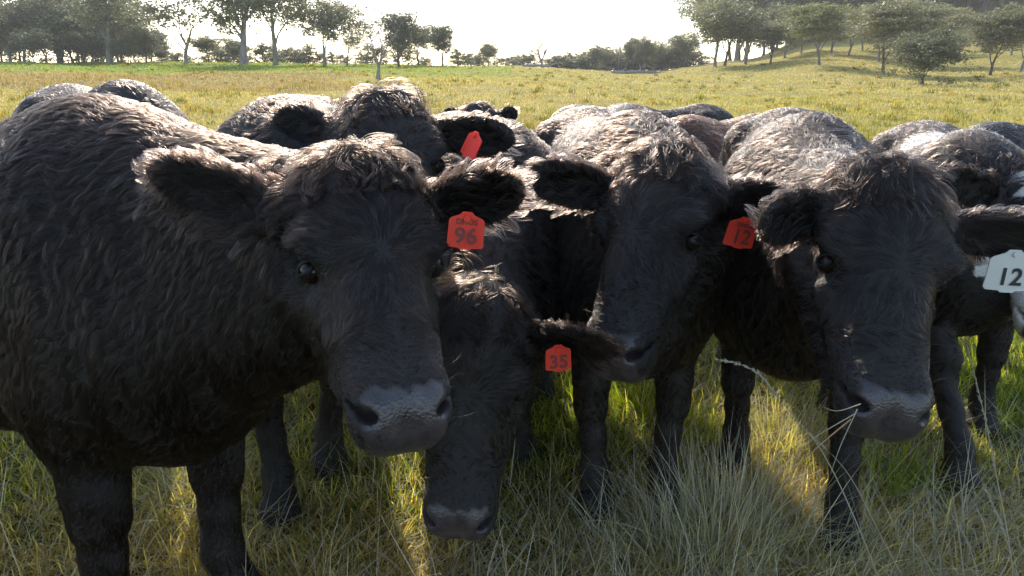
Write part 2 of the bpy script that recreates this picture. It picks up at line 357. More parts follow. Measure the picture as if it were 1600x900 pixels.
def kinds():
    K = dict(
        gum=[dict(seed=1, spread=.27, clear=.32, trunk_r=.17, side=3), dict(seed=2, spread=.30, clear=.26, trunk_r=.19, forks=3, droop=.1), dict(seed=5, spread=.26, clear=.36, trunk_r=.15, side=3, droop=.1)],
        tallgum=[dict(seed=11, spread=.22, clear=.58, trunk_r=.24, density=.5, blobr=.085, lean=.02, side=5), dict(seed=12, spread=.24, clear=.54, trunk_r=.21, density=.5, blobr=.09, forks=3, lean=.03, side=4)],
        round=[dict(seed=21, spread=.24, clear=.22, trunk_r=.15, leafm=M_LEAFD, barkm=M_BARKD, forks=3, side=3, density=1.1), dict(seed=22, spread=.26, clear=.24, trunk_r=.16, leafm=M_LEAFD, barkm=M_BARKD, forks=4, side=2)],
        bushy=[dict(seed=31, spread=.26, clear=.12, trunk_r=.12, leafm=M_LEAFD, barkm=M_BARKD, forks=4, blobr=.13, low=16, leaf=.22), dict(seed=32, spread=.28, clear=.10, trunk_r=.12, leafm=M_LEAF, forks=4, blobr=.13, low=14, leaf=.22)],
        scrub=[dict(seed=71, spread=.25, clear=.12, trunk_r=.10, leafm=M_LEAFD, forks=3, blobr=.17, low=34, levels=2, flat=.9, leaf=.32), dict(seed=72, spread=.3, clear=.10, trunk_r=.1, forks=3, blobr=.18, low=30, levels=2, leaf=.32)],
        umbrella=[dict(seed=41, spread=.32, clear=.28, trunk_r=.16, flat=.5, leafm=M_LEAFY, forks=3, side=3, density=1.1), dict(seed=42, spread=.31, clear=.30, trunk_r=.14, flat=.5, leafm=M_LEAF, barkm=M_BARKD, forks=3, side=3, density=1.1)],
        sparse=[dict(seed=51, spread=.25, clear=.32, trunk_r=.12, density=.30, blobr=.08, side=3), dict(seed=52, spread=.25, clear=.28, trunk_r=.11, density=.35, blobr=.09, forks=3)],
        dead=[dict(seed=61, spread=.30, clear=.3, trunk_r=.22, leafless=True, barkm=M_BARKG, levels=3), dict(seed=63, spread=.40, clear=.22, trunk_r=.42, leafless=True, barkm=M_BARKG, levels=3, forks=3)])
    for k, l in K.items(): KIND[k] = [make_tree(**d) for d in l]
_tc = [0]
ORD = 'first second third fourth fifth sixth seventh eighth ninth tenth eleventh twelfth thirteenth fourteenth fifteenth sixteenth'.split()
def tree(kind, px, ytop, D, label, var=None, group=None, wide=1.0, name=None, H=None, x=None, rot=None):
    if not KIND: kinds()
    if x is None: x, zt = ray_xz(px, ytop, D)
    z = gz(x, D)
    if H is None: H = zt-z
    _tc[0] += 1; r = random.Random(_tc[0]*7)
    tm, cm = KIND[kind][(_tc[0] if var is None else var) % len(KIND[kind])]
    nm = name or {'gum': 'gum_tree', 'tallgum': 'tall_gum_tree', 'round': 'evergreen_tree', 'bushy': 'bushy_tree', 'umbrella': 'spreading_gum_tree', 'scrub': 'shrubby_tree', 'sparse': 'sparse_tree', 'dead': 'dead_tree'}[kind]
    if kind != 'dead': wide *= 1.45
    e = empty(nm, (x, D, z), r.uniform(0, 6.28) if rot is None else rot); s = H/10; e.scale = (s*wide, s*wide, s)
    tag(e, label, 'dead tree' if kind == 'dead' else 'tree', group)
    for nme, m in (('trunk', tm), ('crown', cm)):
        if m is None: continue
        o = bpy.data.objects.new(nme, m); COL.objects.link(o); o.parent = e
    return e
def all_trees():
    T = tree; GL = 'trees of the left woodland edge'; GM = 'trees along the middle skyline'; GR_ = 'trees on the right slope'
    # left wood
    T('tallgum', 150, -60, 62, 'tall gum with reddish brown trunk in the wood at the far left', 0, GL, name='tall_gum_tree')
    for px, yt, D, k, lb in ((20, -10, 66, 'gum', 'leafy tree at the left margin of the picture above the bushes'), (72, -35, 72, 'tallgum', 'slender gum rising just left of the reddish trunk'),
                             (45, 45, 60, 'bushy', 'low dark bush tree under the leftmost gums'), (100, 10, 68, 'gum', 'broad olive tree filling the gap beside the reddish trunk'),
                             (120, 50, 63, 'bushy', 'pale bushy understorey tree left of the reddish trunk'), (178, 5, 66, 'gum', 'gum with loose grey green crown right of the reddish trunk'),
                             (190, 55, 62, 'bushy', 'short bushy tree at the foot of the reddish trunk'), (222, 40, 64, 'round', 'dark rounded tree ending the left wood before the sky gap'),
                             (-25, 0, 64, 'gum', 'gum partly cut by the left picture edge'), (-60, -40, 70, 'tallgum', 'tall gum outside the left margin'), (250, 78, 66, 'bushy', 'small shrubby tree under the leaning pale gum'),
                             (5, 60, 70, 'bushy', 'low shrubby tree at the left margin beneath the gum'), (145, 70, 69, 'bushy', 'low olive bush directly behind the reddish trunk')):
        T(k, px, yt, D, lb, group=GL)
    rr = random.Random(9)
    for i in range(34):
        px = rr.uniform(-60, 235); D = rr.uniform(66, 92)
        T(('gum', 'bushy', 'round', 'bushy')[i % 4], px, rr.uniform(-5, 75) if px < 190 else rr.uniform(45, 80), D, 'tree deep in the shade of the left wood', None, 'trees deep inside the left wood')
    for i in range(16):
        T('scrub', 255+i*22+rr.uniform(-6, 6), rr.uniform(68, 88), rr.uniform(70, 84), ORD[i]+' from the left of the low grey bushes between the tall gum trunks', None, 'low bushes between the tall gums', wide=1.2)
    T('sparse', 275, -45, 60, 'pale leaning gum with bare forked limbs right of the left wood', 0, GM, wide=1.3)
    T('umbrella', 322, 55, 66, 'low wide tree between the leaning pale gum and the thick trunk', 1, GM, wide=1.4)
    T('tallgum', 365, -70, 55, 'tall gum with thick straight brownish trunk on the left skyline', 0, GM, wide=1.1)
    T('tallgum', 418, -60, 58, 'tall gum with smooth pale grey trunk beside the thick brownish one', 1, GM)
    T('bushy', 372, 62, 75, 'small dark crown behind the two tall trunks', None, GM)
    T('scrub', 440, 84, 74, 'low bush tree right of the pale grey trunk', None, GM)
    T('scrub', 470, 88, 78, 'low bush tree under the big drooping gum', None, GM)
    T('gum', 500, -12, 60, 'big gum with drooping crown left of the bare twigs', 1, GM)
    T('sparse', 537, 5, 62, 'thin gum with sparse foliage touching the big drooping gum', 1, GM)
    T('sparse', 552, 42, 64, 'thin leaning half bare tree left of the dead tree', 0, GM)
    T('dead', 572, 55, 66, 'thin bare tree just left of the tall dead tree', 0, GM, wide=.8)
    T('dead', 586, 18, 36, 'tall dead tree with many upright bare limbs standing in the field', 1, GM, wide=.95)
    T('round', 620, 22, 62, 'dark crowned gum right of the tall dead tree', 0, GM, name='gum_tree')
    T('round', 652, 40, 68, 'greyish gum in the middle of the small grove', 1, GM)
    T('scrub', 628, 62, 72, 'low dark tree inside the small grove behind the gum stem', 0, GM)
    T('round', 690, 42, 66, 'rounded dark gum at the right end of the small grove', 0, GM)
    T('scrub', 715, 78, 70, 'small yellowish bush beside the rounded dark gum', 1, GM, wide=1.2)
    T('bushy', 763, 67, 78, 'small isolated upright tree on the open skyline', 1, GM, wide=.9)
    T('scrub', 797, 88, 84, 'low bush right of the small isolated tree', 0, GM, wide=1.4)
    T('dead', 848, 48, 76, 'small dead tree with spreading bare branches on the open skyline', 1, GM, wide=1.6)
    for i, px in enumerate((662, 735, 748, 782, 812, 825, 862, 876, 893, 907, 918)):
        T('scrub', px, 90-(i % 3)*3, 86, ORD[i]+' from the left of the low bushes along the open skyline', None, 'low distant skyline bushes', wide=1.7)
    # middle right wood
    for px, yt, lb in ((933, 74, 'first rounded tree at the left end of the grey wood'), (948, 82, 'low tree inside the left end of the grey wood'), (990, 66, 'tree with rising crown right of the bare trunk in the grey wood'),
                       (1008, 60, 'tallest spiky crown in the grey wood'), (1025, 68, 'tree right of the spiky crown in the grey wood'), (1042, 80, 'low tree at the dip of the grey wood'),
                       (1062, 66, 'slender tree where the grey wood meets the right grove'), (1078, 56, 'grey tree just left of the great dark gum')):
        T('round' if px % 4 == 2 else 'gum', px, yt-4, 84+(px % 7), lb, group='trees of the grey wood in the middle distance', wide=.85)
    for i in range(9): T('scrub', 925+i*20, 78, 92, ORD[i]+' from the left of the undergrowth trees below the grey wood', None, 'undergrowth trees of the grey wood', wide=1.6)
    T('dead', 968, 56, 84, 'bare dead trunk standing in front of the grey wood', 0, GM, wide=.5)
    # right grove
    R = [('gum', 1125, -8, 62, 'great dark gum with open top at the left end of the right grove'), ('round', 1139, 15, 64, 'dark gum close beside the great open topped gum'), ('gum', 1172, 12, 66, 'grey gum second from the great open topped gum'),
         ('umbrella', 1210, 30, 60, 'gum with layered crown left of the black trunk'), ('gum', 1232, 25, 70, 'gum behind the layered crown on the rise'), ('gum', 1258, 22, 74, 'dense gum right behind the layered crown'),
         ('umbrella', 1290, 4, 52, 'broad gum with a straight black trunk'), ('gum', 1306, 18, 68, 'gum behind the black trunk to its right'), ('gum', 1335, 12, 66, 'gum with divided stem right of the black trunk'),
         ('umbrella', 1395, -5, 47, 'spreading yellowish gum with a bent pale trunk'), ('gum', 1381, 25, 60, 'small gum behind the spreading yellowish gum'), ('gum', 1355, 15, 72, 'gum between the divided stem and the yellowish gum'),
         ('bushy', 1454, 48, 35, 'small leaning tree with dark low leaves standing forward in the field'), ('umbrella', 1448, 0, 58, 'wide pale gum rising behind the small leaning tree'),
         ('gum', 1425, 10, 70, 'olive gum left of the wide pale gum'), ('umbrella', 1565, 10, 44, 'big gum with arching lit crown near the right margin'), ('gum', 1532, 42, 70, 'small dark stemmed tree left of the arching gum'),
         ('gum', 1490, 20, 78, 'loose gum on the slope behind the small leaning tree'), ('umbrella', 1612, 15, 48, 'gum cut off by the right picture edge'), ('gum', 1590, 30, 62, 'gum behind the arching crown at the right margin'),
         ('gum', 1505, 50, 64, 'short gum right of the small leaning tree')]
    for k, px, yt, D, lb in R: T(k, px, yt, D, lb, group=GR_, wide=1.15)
    rr = random.Random(5); n = 0
    while n < 235:
        px = rr.uniform(1130, 1720); D = rr.uniform(80, 270); x = (px-800)/1194*D; H = rr.uniform(8, 14)
        if D < 105 and rr.random() < .6: continue
        if D > 130 and px < 1240: continue
        T('gum' if rr.random() < .6 else 'round', px, 0, D, 'gum tree of the forest covering the far hillside', None, 'forest trees on the far hillside', x=x, H=H, wide=1.1); n += 1
# ------------------------------------------------------------------ cattle
def fur_material():
    t = NT('cattle_fur'); h = t.n('ShaderNodeBsdfHairPrincipled')
    h.parametrization = 'COLOR'
    a = t.n('ShaderNodeAttribute'); a.attribute_name = 'coat'
    t.l(a.outputs['Color'], h.inputs['Color'])
    h.inputs['IOR'].default_value = 1.30; h.inputs['Roughness'].default_value = 0.24; h.inputs['Radial Roughness'].default_value = 0.45
    h.inputs['Random Roughness'].default_value = 0.3
    h.inputs['Coat'].default_value = 0.0
    t.l(h.outputs[0], t.out.inputs[0]); return t.m
def hide_material():
    t = NT('cattle_hide'); b = t.n('ShaderNodeBsdfPrincipled')
    a = t.n('ShaderNodeAttribute'); a.attribute_name = 'coat'
    p = t.n('ShaderNodeAttribute'); p.attribute_name = 'pad'
    tc = t.n('ShaderNodeTexCoord')
    nz = t.noise(38, 3, tc.outputs['Object'])
    padc = t.ramp(nz, [(0.3, (0.026, 0.020, 0.021)), (0.7, (0.066, 0.050, 0.048))])
    sp1 = t.n('ShaderNodeTexVoronoi'); sp1.inputs['Scale'].default_value = 90; t.l(tc.outputs['Object'], sp1.inputs['Vector'])
    sr = t.ramp(sp1.outputs['Distance'], [(.12, (.35, .33, .33)), (.30, (1, 1, 1))])
    mu = t.n('ShaderNodeMix'); mu.data_type = 'RGBA'; mu.blend_type = 'MULTIPLY'; mu.inputs[0].default_value = .7; t.l(padc, mu.inputs[6]); t.l(sr, mu.inputs[7]); padc = mu.outputs[2]
    c = t.mix(p.outputs['Fac'], a.outputs['Color'], padc)
    t.l(c, b.inputs['Base Color'])
    r = t.n('ShaderNodeMapRange'); r.inputs['To Min'].default_value = 0.8; r.inputs['To Max'].default_value = 0.30
    t.l(p.outputs['Fac'], r.inputs['Value']); t.l(r.outputs[0], b.inputs['Roughness'])
    vo = t.n('ShaderNodeTexVoronoi'); vo.inputs['Scale'].default_value = 240; t.l(tc.outputs['Object'], vo.inputs['Vector'])
    mm = t.n('ShaderNodeMath'); mm.operation = 'MULTIPLY'; t.l(vo.outputs['Distance'], mm.inputs[0]); t.l(p.outputs['Fac'], mm.inputs[1])
    bu = t.n('ShaderNodeBump'); bu.inputs['Strength'].default_value = 0.35; bu.inputs['Distance'].default_value = 0.002
    t.l(mm.outputs[0], bu.inputs['Height']); t.l(bu.outputs[0], b.inputs['Normal'])
    t.l(b.outputs[0], t.out.inputs[0]); return t.m
M_FUR, M_HIDE = fur_material(), hide_material()
M_EYE = simple_mat('cattle_eye', (0.010, 0.006, 0.004), 0.08, 0.3)
M_LID = simple_mat('cattle_eyelid', (0.007, 0.006, 0.006), 0.55, 0.3)
M_RED = simple_mat('red_tag_plastic', (0.62, 0.045, 0.03), 0.45)
def _tagmat():
    t = NT('red_tag_plastic_thin'); b = t.n('ShaderNodeBsdfPrincipled'); b.inputs['Base Color'].default_value = (0.86, 0.065, 0.035, 1)
    b.inputs['Roughness'].default_value = .42
    tr = t.n('ShaderNodeBsdfTranslucent'); tr.inputs[0].default_value = (1.0, 0.07, 0.03, 1)
    m = t.n('ShaderNodeMixShader'); m.inputs[0].default_value = .35
    t.l(b.outputs[0], m.inputs[1]); t.l(tr.outputs[0], m.inputs[2]); t.l(m.outputs[0], t.out.inputs[0]); return t.m
M_REDT = _tagmat()
M_WTAG = simple_mat('white_tag_plastic', (0.55, 0.53, 0.47), 0.5)
M_INK = simple_mat('tag_ink', (0.15, 0.03, 0.025), 0.6)
M_INKB = simple_mat('tag_ink_black', (0.015, 0.015, 0.018), 0.6)

def unit(v): v = np.asarray(v, float); return v/np.linalg.norm(v)
class SDF:
    def __init__(s): s.p = []
    def cap(s, a, b, ra, rb, k=0.05, sub=False, squash=None):
        s.p.append(('c', np.array(a, float), np.array(b, float), ra, rb, k, sub, squash))
    def ell(s, c, F, r, k=0.05, sub=False):
        s.p.append(('e', np.array(c, float), np.array(F, float), np.array(r, float), None, k, sub, None))
    def one(s, q, P):
        if q[0] == 'c':
            _, a, b, ra, rb, k, sub, sq = q
            A, B, X = a, b, P
            if sq is not None:
                ax, f = sq; M = np.eye(3) + (1/f-1)*np.outer(ax, ax)
                A, B, X = a@M, b@M, P@M
            ab = B-A; w = X-A; t = np.clip(w@ab/max(ab@ab, 1e-9), 0, 1)
            d = np.linalg.norm(w - t[:, None]*ab, axis=1) - (ra+(rb-ra)*t)
            return d
        _, c, F, r, _, k, sub, _ = q
        w = (P-c)@F.T
        k0 = np.linalg.norm(w/r, axis=1); k1 = np.linalg.norm(w/(r*r), axis=1)+1e-9
        return k0*(k0-1)/k1
    def __call__(s, P):
        P = P.astype(np.float64); d = None
        for q in s.p:
            e = s.one(q, P); k = q[5]
            if d is None: d = e; continue
            if q[6]:
                e = -e; h = np.maximum(k-np.abs(d-e), 0)/k; d = np.maximum(d, e)+h*h*k*.25
            else:
                h = np.maximum(k-np.abs(d-e), 0)/k; d = np.minimum(d, e)-h*h*k*.25
        return d

def axis(lo, hi, flo, fhi, coarse, fine):
    flo, fhi = max(lo, flo), min(hi, fhi)
    a = [np.arange(lo, flo, coarse)] if flo > lo else []
    b = [np.arange(flo, fhi, fine)]
    c = [np.arange(fhi, hi+coarse, coarse)]
    g = np.concatenate(a+b+c); g = g[np.concatenate([[True], np.diff(g) > fine*.5])]
    return g
def surface_nets(f, gx, gy, gz, bs=4):
    pad = lambda g: np.concatenate([g, g[-1]+(np.arange(1, bs*1+(-len(g)) % bs+1))*(g[-1]-g[-2])])
    gx, gy, gz = pad(gx), pad(gy), pad(gz)
    nx, ny, nz = len(gx)//bs*bs, len(gy)//bs*bs, len(gz)//bs*bs
    gx, gy, gz = gx[:nx], gy[:ny], gz[:nz]
    h = bs//2
    cx, cy_, cz = gx[h::bs], gy[h::bs], gz[h::bs]
    X, Y, Z = np.meshgrid(cx, cy_, cz, indexing='ij')
    D = f(np.stack([X.ravel(), Y.ravel(), Z.ravel()], 1)).reshape(X.shape)
    wx = (np.gradient(cx))[:, None, None]; wy = np.gradient(cy_)[None, :, None]; wz = np.gradient(cz)[None, None, :]
    near = np.abs(D) < 1.5*np.sqrt(wx**2+wy**2+wz**2)+0.01
    full = np.repeat(np.repeat(np.repeat(np.where(D < 0, -1., 1.).astype(np.float32), bs, 0), bs, 1), bs, 2)
    nb = np.repeat(np.repeat(np.repeat(near, bs, 0), bs, 1), bs, 2)
    ii = np.nonzero(nb)
    P = np.stack([gx[ii[0]], gy[ii[1]], gz[ii[2]]], 1)
    vals = np.empty(len(P), np.float32)
    for s0 in range(0, len(P), 400000): vals[s0:s0+400000] = f(P[s0:s0+400000])
    full[ii] = vals
    ins = full < 0
    s = ins.astype(np.uint8)
    c = sum(s[a:nx-1+a, b:ny-1+b, e:nz-1+e] for a in (0, 1) for b in (0, 1) for e in (0, 1))
    cell = np.nonzero((c > 0) & (c < 8)); n = len(cell[0])
    acc = np.zeros((n, 3)); cnt = np.zeros(n)
    co = [(a, b, e) for a in (0, 1) for b in (0, 1) for e in (0, 1)]
    for a in co:
        for ax in range(3):
            if a[ax]: continue
            b = list(a); b[ax] = 1
            i0 = [cell[q]+a[q] for q in range(3)]; i1 = [cell[q]+b[q] for q in range(3)]
            v0 = full[tuple(i0)]; v1 = full[tuple(i1)]; m = (v0 < 0) != (v1 < 0)
            t = np.where(m, v0/np.where(v0 == v1, 1, v0-v1), 0)
            p0 = np.stack([gx[i0[0]], gy[i0[1]], gz[i0[2]]], 1); p1 = np.stack([gx[i1[0]], gy[i1[1]], gz[i1[2]]], 1)
            acc += m[:, None]*(p0+(p1-p0)*t[:, None]); cnt += m
    V = acc/cnt[:, None]
    idx = np.full((nx-1, ny-1, nz-1), -1, np.int32); idx[cell] = np.arange(n)
    faces = []
    for ax in range(3):
        sl0 = [slice(None)]*3; sl1 = [slice(None)]*3; sl0[ax] = slice(0, -1); sl1[ax] = slice(1, None)
        A, B = ins[tuple(sl0)], ins[tuple(sl1)]
        e = list(np.nonzero(A != B)); o1, o2 = [(1, 2), (2, 0), (0, 1)][ax]
        ok = (e[o1] > 0) & (e[o2] > 0) & (e[o1] < idx.shape[o1]) & (e[o2] < idx.shape[o2])
        e = [q[ok] for q in e]
        def g(d1, d2):
            q = [e[0].copy(), e[1].copy(), e[2].copy()]; q[o1] -= d1; q[o2] -= d2; return idx[tuple(q)]
        Q = np.stack([g(0, 0), g(1, 0), g(1, 1), g(0, 1)], 1)
        fl = ~A[tuple(e)]
        Q[fl] = Q[fl][:, ::-1]
        faces.append(Q)
    F = np.concatenate(faces); F = F[(F >= 0).all(1)]
    return V, F

_wr = np.random.default_rng(3)
_WK = _wr.normal(size=(7, 3)); _WK /= np.linalg.norm(_WK, axis=1)[:, None]
_WK *= (2*np.pi/_wr.uniform(.05, .16, 7))[:, None]; _WA = _wr.normal(size=(7, 3)); _WP = _wr.uniform(0, 6.3, 7)
def wobble(P, s=1.0):
    return np.sin(P@_WK.T*s+_WP)@_WA*.38
def nrm(a): return a/np.maximum(np.linalg.norm(a, axis=1), 1e-9)[:, None]

def cow(label, S, H, h, poll, muz, hint, ears, group, name='cow', n_fur=60000, fine=0.006, coarse=0.016, feet=None, tagspec=None,
        color=(.0105, .0066, .0050), tint=(.045, .028, .018), tint_amt=0.0, fur_r=.00045, white_face=False, seed=1, neck_r=1.0, polltuft=1.0, head=True, fullness=1.0, ear_len=.125, leg_r=1.0, sag=0.0, back_white=False):
    rg = np.random.default_rng(seed)
    S = np.array([S[0], S[1], 0.]); H = np.array([H[0], H[1], 0.])
    f = unit(S-H); L = np.linalg.norm(S-H); lat = np.array([-f[1], f[0], 0]); up = np.array([0, 0, 1.]); z = h/1.17
    B = lambda u, v, w: S + f*u + lat*v*fullness + up*w*z
    Fb = np.stack([f, lat, up])
    s = SDF()
    s.cap(B(-.02, 0, .80), B(-L+.05, 0, .84), .30*z, .285*z, .1, squash=(lat, .84*fullness))
    s.ell(B(-.5*L, 0, .72-sag), Fb, (.52, .28*fullness, .27*z), .1)
    s.ell(B(.10, 0, .68), Fb, (.22, .19*fullness, .25*z), .1)
    s.ell(B(-.06, 0, 1.00), Fb, (.26, .11, .155*z), .1)
    for v in (1, -1):
        s.ell(B(-.02, .155*v, .78), Fb, (.17, .09, .27*z), .06)
        s.ell(B(-L-.10, .14*v, .72), Fb, (.20, .12, .28*z), .08)
        s.ell(B(-L+.14, .17*v, 1.03), Fb, (.09, .06, .07*z), .08)
    s.ell(B(-L-.05, 0, .92), Fb, (.28, .23*fullness, .22*z), .1)
    s.ell(B(-L-.26, 0, 1.02), Fb, (.07, .05, .06), .06)
    s.cap(B(-L-.31, 0, 1.02), B(-L-.36, .01, .5), .035, .018, .04)
    ft = feet or [None]*4
    leg_top = []
    for i, (u, v) in enumerate(((.02, 1), (.02, -1), (-L-.12, 1), (-L-.12, -1))):
        if i < 2:
            base = B(u, .145*v, 0) if ft[i] is None else np.array([ft[i][0], ft[i][1], 0.])
            top = B(.0, .15*v, .62); kn = top*.35+base*.65; kn[2] = .36*z; kn += f*.02
            fe = base+up*.12*z; cn = kn*.5+fe*.5; cn[2] = .235*z
            s.cap(top, kn+up*.05, .098*z*leg_r, .052*z*leg_r, .06, squash=(lat, .85)); s.cap(kn+up*.03, kn-up*.03, .050*z*leg_r, .047*z*leg_r, .04)
            s.cap(kn-up*.03, cn, .042*z*leg_r, .034*z*leg_r, .03); s.cap(cn, fe, .034*z*leg_r, .042*z*leg_r, .03)
            s.cap(fe, base+up*.045+f*.035, .041*z, .048*z, .02); s.cap(base+up*.04+f*.035, base+up*.02+f*.05, .052, .058, .01)
        else:
            base = B(u-.04, .15*v, 0) if ft[i] is None else np.array([ft[i][0], ft[i][1], 0.])
            st = B(-L+.08, .16*v, .64); hk = base+up*.44*z-f*.05; fe = base+up*.13*z
            s.cap(st, hk, .13*z, .058*z, .08, squash=(lat, .85)); s.cap(hk, fe, .052*z, .042*z, .03)
            s.cap(fe, base+up*.045+f*.035, .046*z, .05*z, .02); s.cap(base+up*.04+f*.035, base+up*.02+f*.05, .052, .058, .01)
    # head frame
    poll = np.array(poll, float); muz = np.array(muz, float)
    ey = unit(muz-poll); ez = np.array(hint, float); ez = unit(ez-ey*(ez@ey)); ex = np.cross(-ey, ez)
    hs = np.linalg.norm(muz-poll)/.48; Fh = np.stack([ex, ey, ez])
    Q = lambda x, y, zz: poll + (ex*x+ey*y+ez*zz)*hs
    nb = Q(0, .10, -.17)
    s.cap(B(.02, 0, .90), Q(0, .09, -.13), .23*z*neck_r, .115*hs, .10, squash=(np.cross(unit(nb-B(.02, 0, .9)), up) if True else lat, .8))
    s.cap(B(.13, 0, .72), Q(0, .17, -.22), .19*z*neck_r, .085*hs, .10)
    body_only = len(s.p)
    # skull
    s.ell(Q(0, .095, -.085), Fh, np.array((.112, .115, .085))*hs, .05)
    s.ell(Q(0, .03, -.055), Fh, np.array((.075, .05, .05))*hs, .05)
    s.cap(Q(0, .14, -.085), Q(0, .40, -.080), .090*hs, .060*hs, .04, squash=(ex, 1.05))
    for v in (1, -1):
        s.ell(Q(.092*v, .165, -.062), Fh, np.array((.036, .046, .040))*hs, .025)         # brow
        s.cap(Q(.072*v, .235, -.095), Q(.044*v, .36, -.085), .038*hs, .030*hs, .02)        # cheekbone ridge
        s.cap(Q(.062*v, .14, -.19), Q(.032*v, .36, -.155), .062*hs, .036*hs, .04)        # jaw
        s.ell(Q(.032*v, .418, -.072), Fh, np.array((.042, .060, .050))*hs, .022)          # nose wing
        s.ell(Q(.022*v, .44, -.095), Fh, np.array((.040, .042, .042))*hs, .02)
    s.ell(Q(0, .405, -.142), Fh, np.array((.048, .058, .034))*hs, .012)                   # chin
    for v in (1, -1):
        s.ell(Q(.112*v, .188, -.078), Fh, np.array((.024, .030, .030))*hs, .018, True)     # socket
        c = Q(.050*v, .440, -.050); a1 = unit(ex*v*.75-ey*.55-ez*.35); a2 = unit(np.cross(a1, ez*.7+ey*.7)); a3 = np.cross(a1, a2)
        s.ell(c, np.stack([a1, a2, a3]), np.array((.019, .0105, .034))*hs, .008, True)
        s.ell(Q(.066*v, .415, -.066), np.stack([a1, a2, a3]), np.array((.012, .006, .02))*hs, .008, True)
    for v in (1, -1):
        s.ell(Q(.112*v, .285, -.055), Fh, np.array((.030, .075, .040))*hs, .035, True)   # hollow below the eye
        s.ell(Q(.120*v, .145, -.125), Fh, np.array((.016, .035, .030))*hs, .03, True)    # hollow behind the eye
    # ears
    earinfo = []
    for v, tip, face in ears:
        e0 = Q(.098*v, .075, -.095); tip = np.array(tip, float); a = unit(tip-e0); el = np.linalg.norm(tip-e0)
        fc = np.array(face, float); fc = unit(fc-a*(fc@a)); w = np.cross(fc, a)
        c = e0*.45+tip*.55; Fe = np.stack([a, w, fc])
        s.cap(e0, e0+a*el*.4, .032*hs, .026*hs, .03)
        s.ell(c, Fe, (el*.50, .052*hs, .017*hs), .02)
        s.ell(c+fc*.016*hs+a*.006, Fe, (el*.40, .036*hs, .0135*hs), .01, True)
        earinfo.append((e0, a, w, fc, el, v))
    # grid
    pts = np.array([B(.4, .35, 0), B(.4, -.35, 0), B(-L-.42, .35, 0), B(-L-.42, -.35, 0), Q(0, .5, .05), Q(0, -.1, .05), Q(0, .3, -.25), B(0, 0, 1.22)]
                   + [Q(x, y, zz) for x in (-.15, .15) for y in (-.08, .5) for zz in (.02, -.25)] + [e[0]+e[1]*e[4]*1.1 for e in earinfo] + [np.array([q[0], q[1], 0.]) for q in ft if q is not None])
    lo = pts.min(0)-.06; hi = pts.max(0)+.06; lo[2] = -.05
    hp = np.array([Q(x, y, zz) for x in (-.12, .12) for y in (-.03, .49) for zz in (.02, -.18)]+[e[0]+e[1]*e[4]*1.05 for e in earinfo])
    flo, fhi = hp.min(0)-.02, hp.max(0)+.02
    V, F = surface_nets(s, axis(lo[0], hi[0], flo[0], fhi[0], coarse, fine), axis(lo[1], hi[1], flo[1], fhi[1], coarse, fine), axis(lo[2], hi[2], flo[2], fhi[2], coarse, fine))
    o0 = S.copy(); V = V-o0
    body = mesh_obj(name, V, F, M_HIDE, smooth=True, loc=o0)
    me = body.data
    N = np.empty(len(V)*3, np.float32); me.vertices.foreach_get('co', N)
    NV = np.array([v.vector[:] for v in me.vertex_normals]) if False else None
    buf = np.empty(len(V)*3, np.float32); me.vertex_normals.foreach_get('vector', buf); NV = buf.reshape(-1, 3).astype(float)
    Vw = V+o0
    def hloc(P): return (P-poll)@Fh.T/hs
    def region(P, Nn):
        q = hloc(P)
        hx, hy, hz = q.T
        on_head = (hy > -.06) & (hy < .56) & (np.abs(hx) < .17) & (hz > -.27) & (hz < .1)
        # ears
        er = np.zeros(len(P)); ei = np.full(len(P), -1)
        for k, (e0, a, w, fc, el, v) in enumerate(earinfo):
            r = (P-e0); t = r@a; inside = (t > .025*hs) & (t < el*1.1) & (np.abs(r@w) < .075*hs) & (np.abs(r@fc) < .045*hs)
            ei[inside] = k
        hd = np.where(on_head, np.clip((hz+.27)/.10, 0, 1), 0)
        pn = Nn@(ey*.45+ez*.9)
        pdm = (hy > .420-.18*np.abs(hx)) & (np.abs(hx) < .057+.25*np.clip(hy-.43, -.1, .02)) & (hz > -.125) & (pn > .12) & on_head
        lipp = (hy > .452) & on_head & (Nn@ey > .25) & (hz > -.125) & (np.abs(hx) < .06)
        sc_ = np.minimum(np.minimum((hy-(.418-.18*np.abs(hx)))/.010, (.060-np.abs(hx))/.008), np.minimum((hz+.128)/.008, (np.maximum(pn, Nn@ey)-.05)/.15))
        sc_ = sc_+.35*np.sin(P@np.array([210., 170, 130]))*(sc_ < 1)
        return q, hd, ei, np.where(on_head, np.clip(sc_, 0, 1), 0)
    q, hd, ei, pd = region(Vw, NV)
    def coat_of(P, Nn, q, hd, ei, rnd):
        n1 = np.sin(P@np.array([9., 7, 5])+seed)+np.sin(P@np.array([-6., 11, 8])+2*seed)
        m = np.clip((Nn[:, 2]-.1)*1.2, 0, 1)*np.clip(.6+.4*n1, 0, 1)*tint_amt
        c = np.array(color)[None]*(1-m[:, None])+np.array(tint)[None]*m[:, None]
        hx, hy, hz = q.T
        if white_face:
            w = (hd > .5) & (ei < 0) & (hy > .02) & (hz > -.125+.02*np.sin(hy*60)+.015*n1)
            w &= ~((hx < -.03) & (np.hypot((hx+.095)/.055, (hy-.17)/.07) < 1))
            w &= ~((hy > .40) & (hx > -.03))
            c = np.where(w[:, None], np.array((.62, .58, .50)), c)
        if back_white:
            w = (np.abs((P-S)@f+.55+.05*n1) < .05) & (Nn[:, 2] > .5)
            c = np.where(w[:, None], np.array((.16, .15, .14)), c)
        return c
    cc = coat_of(Vw, NV, q, hd, ei, None)*.75
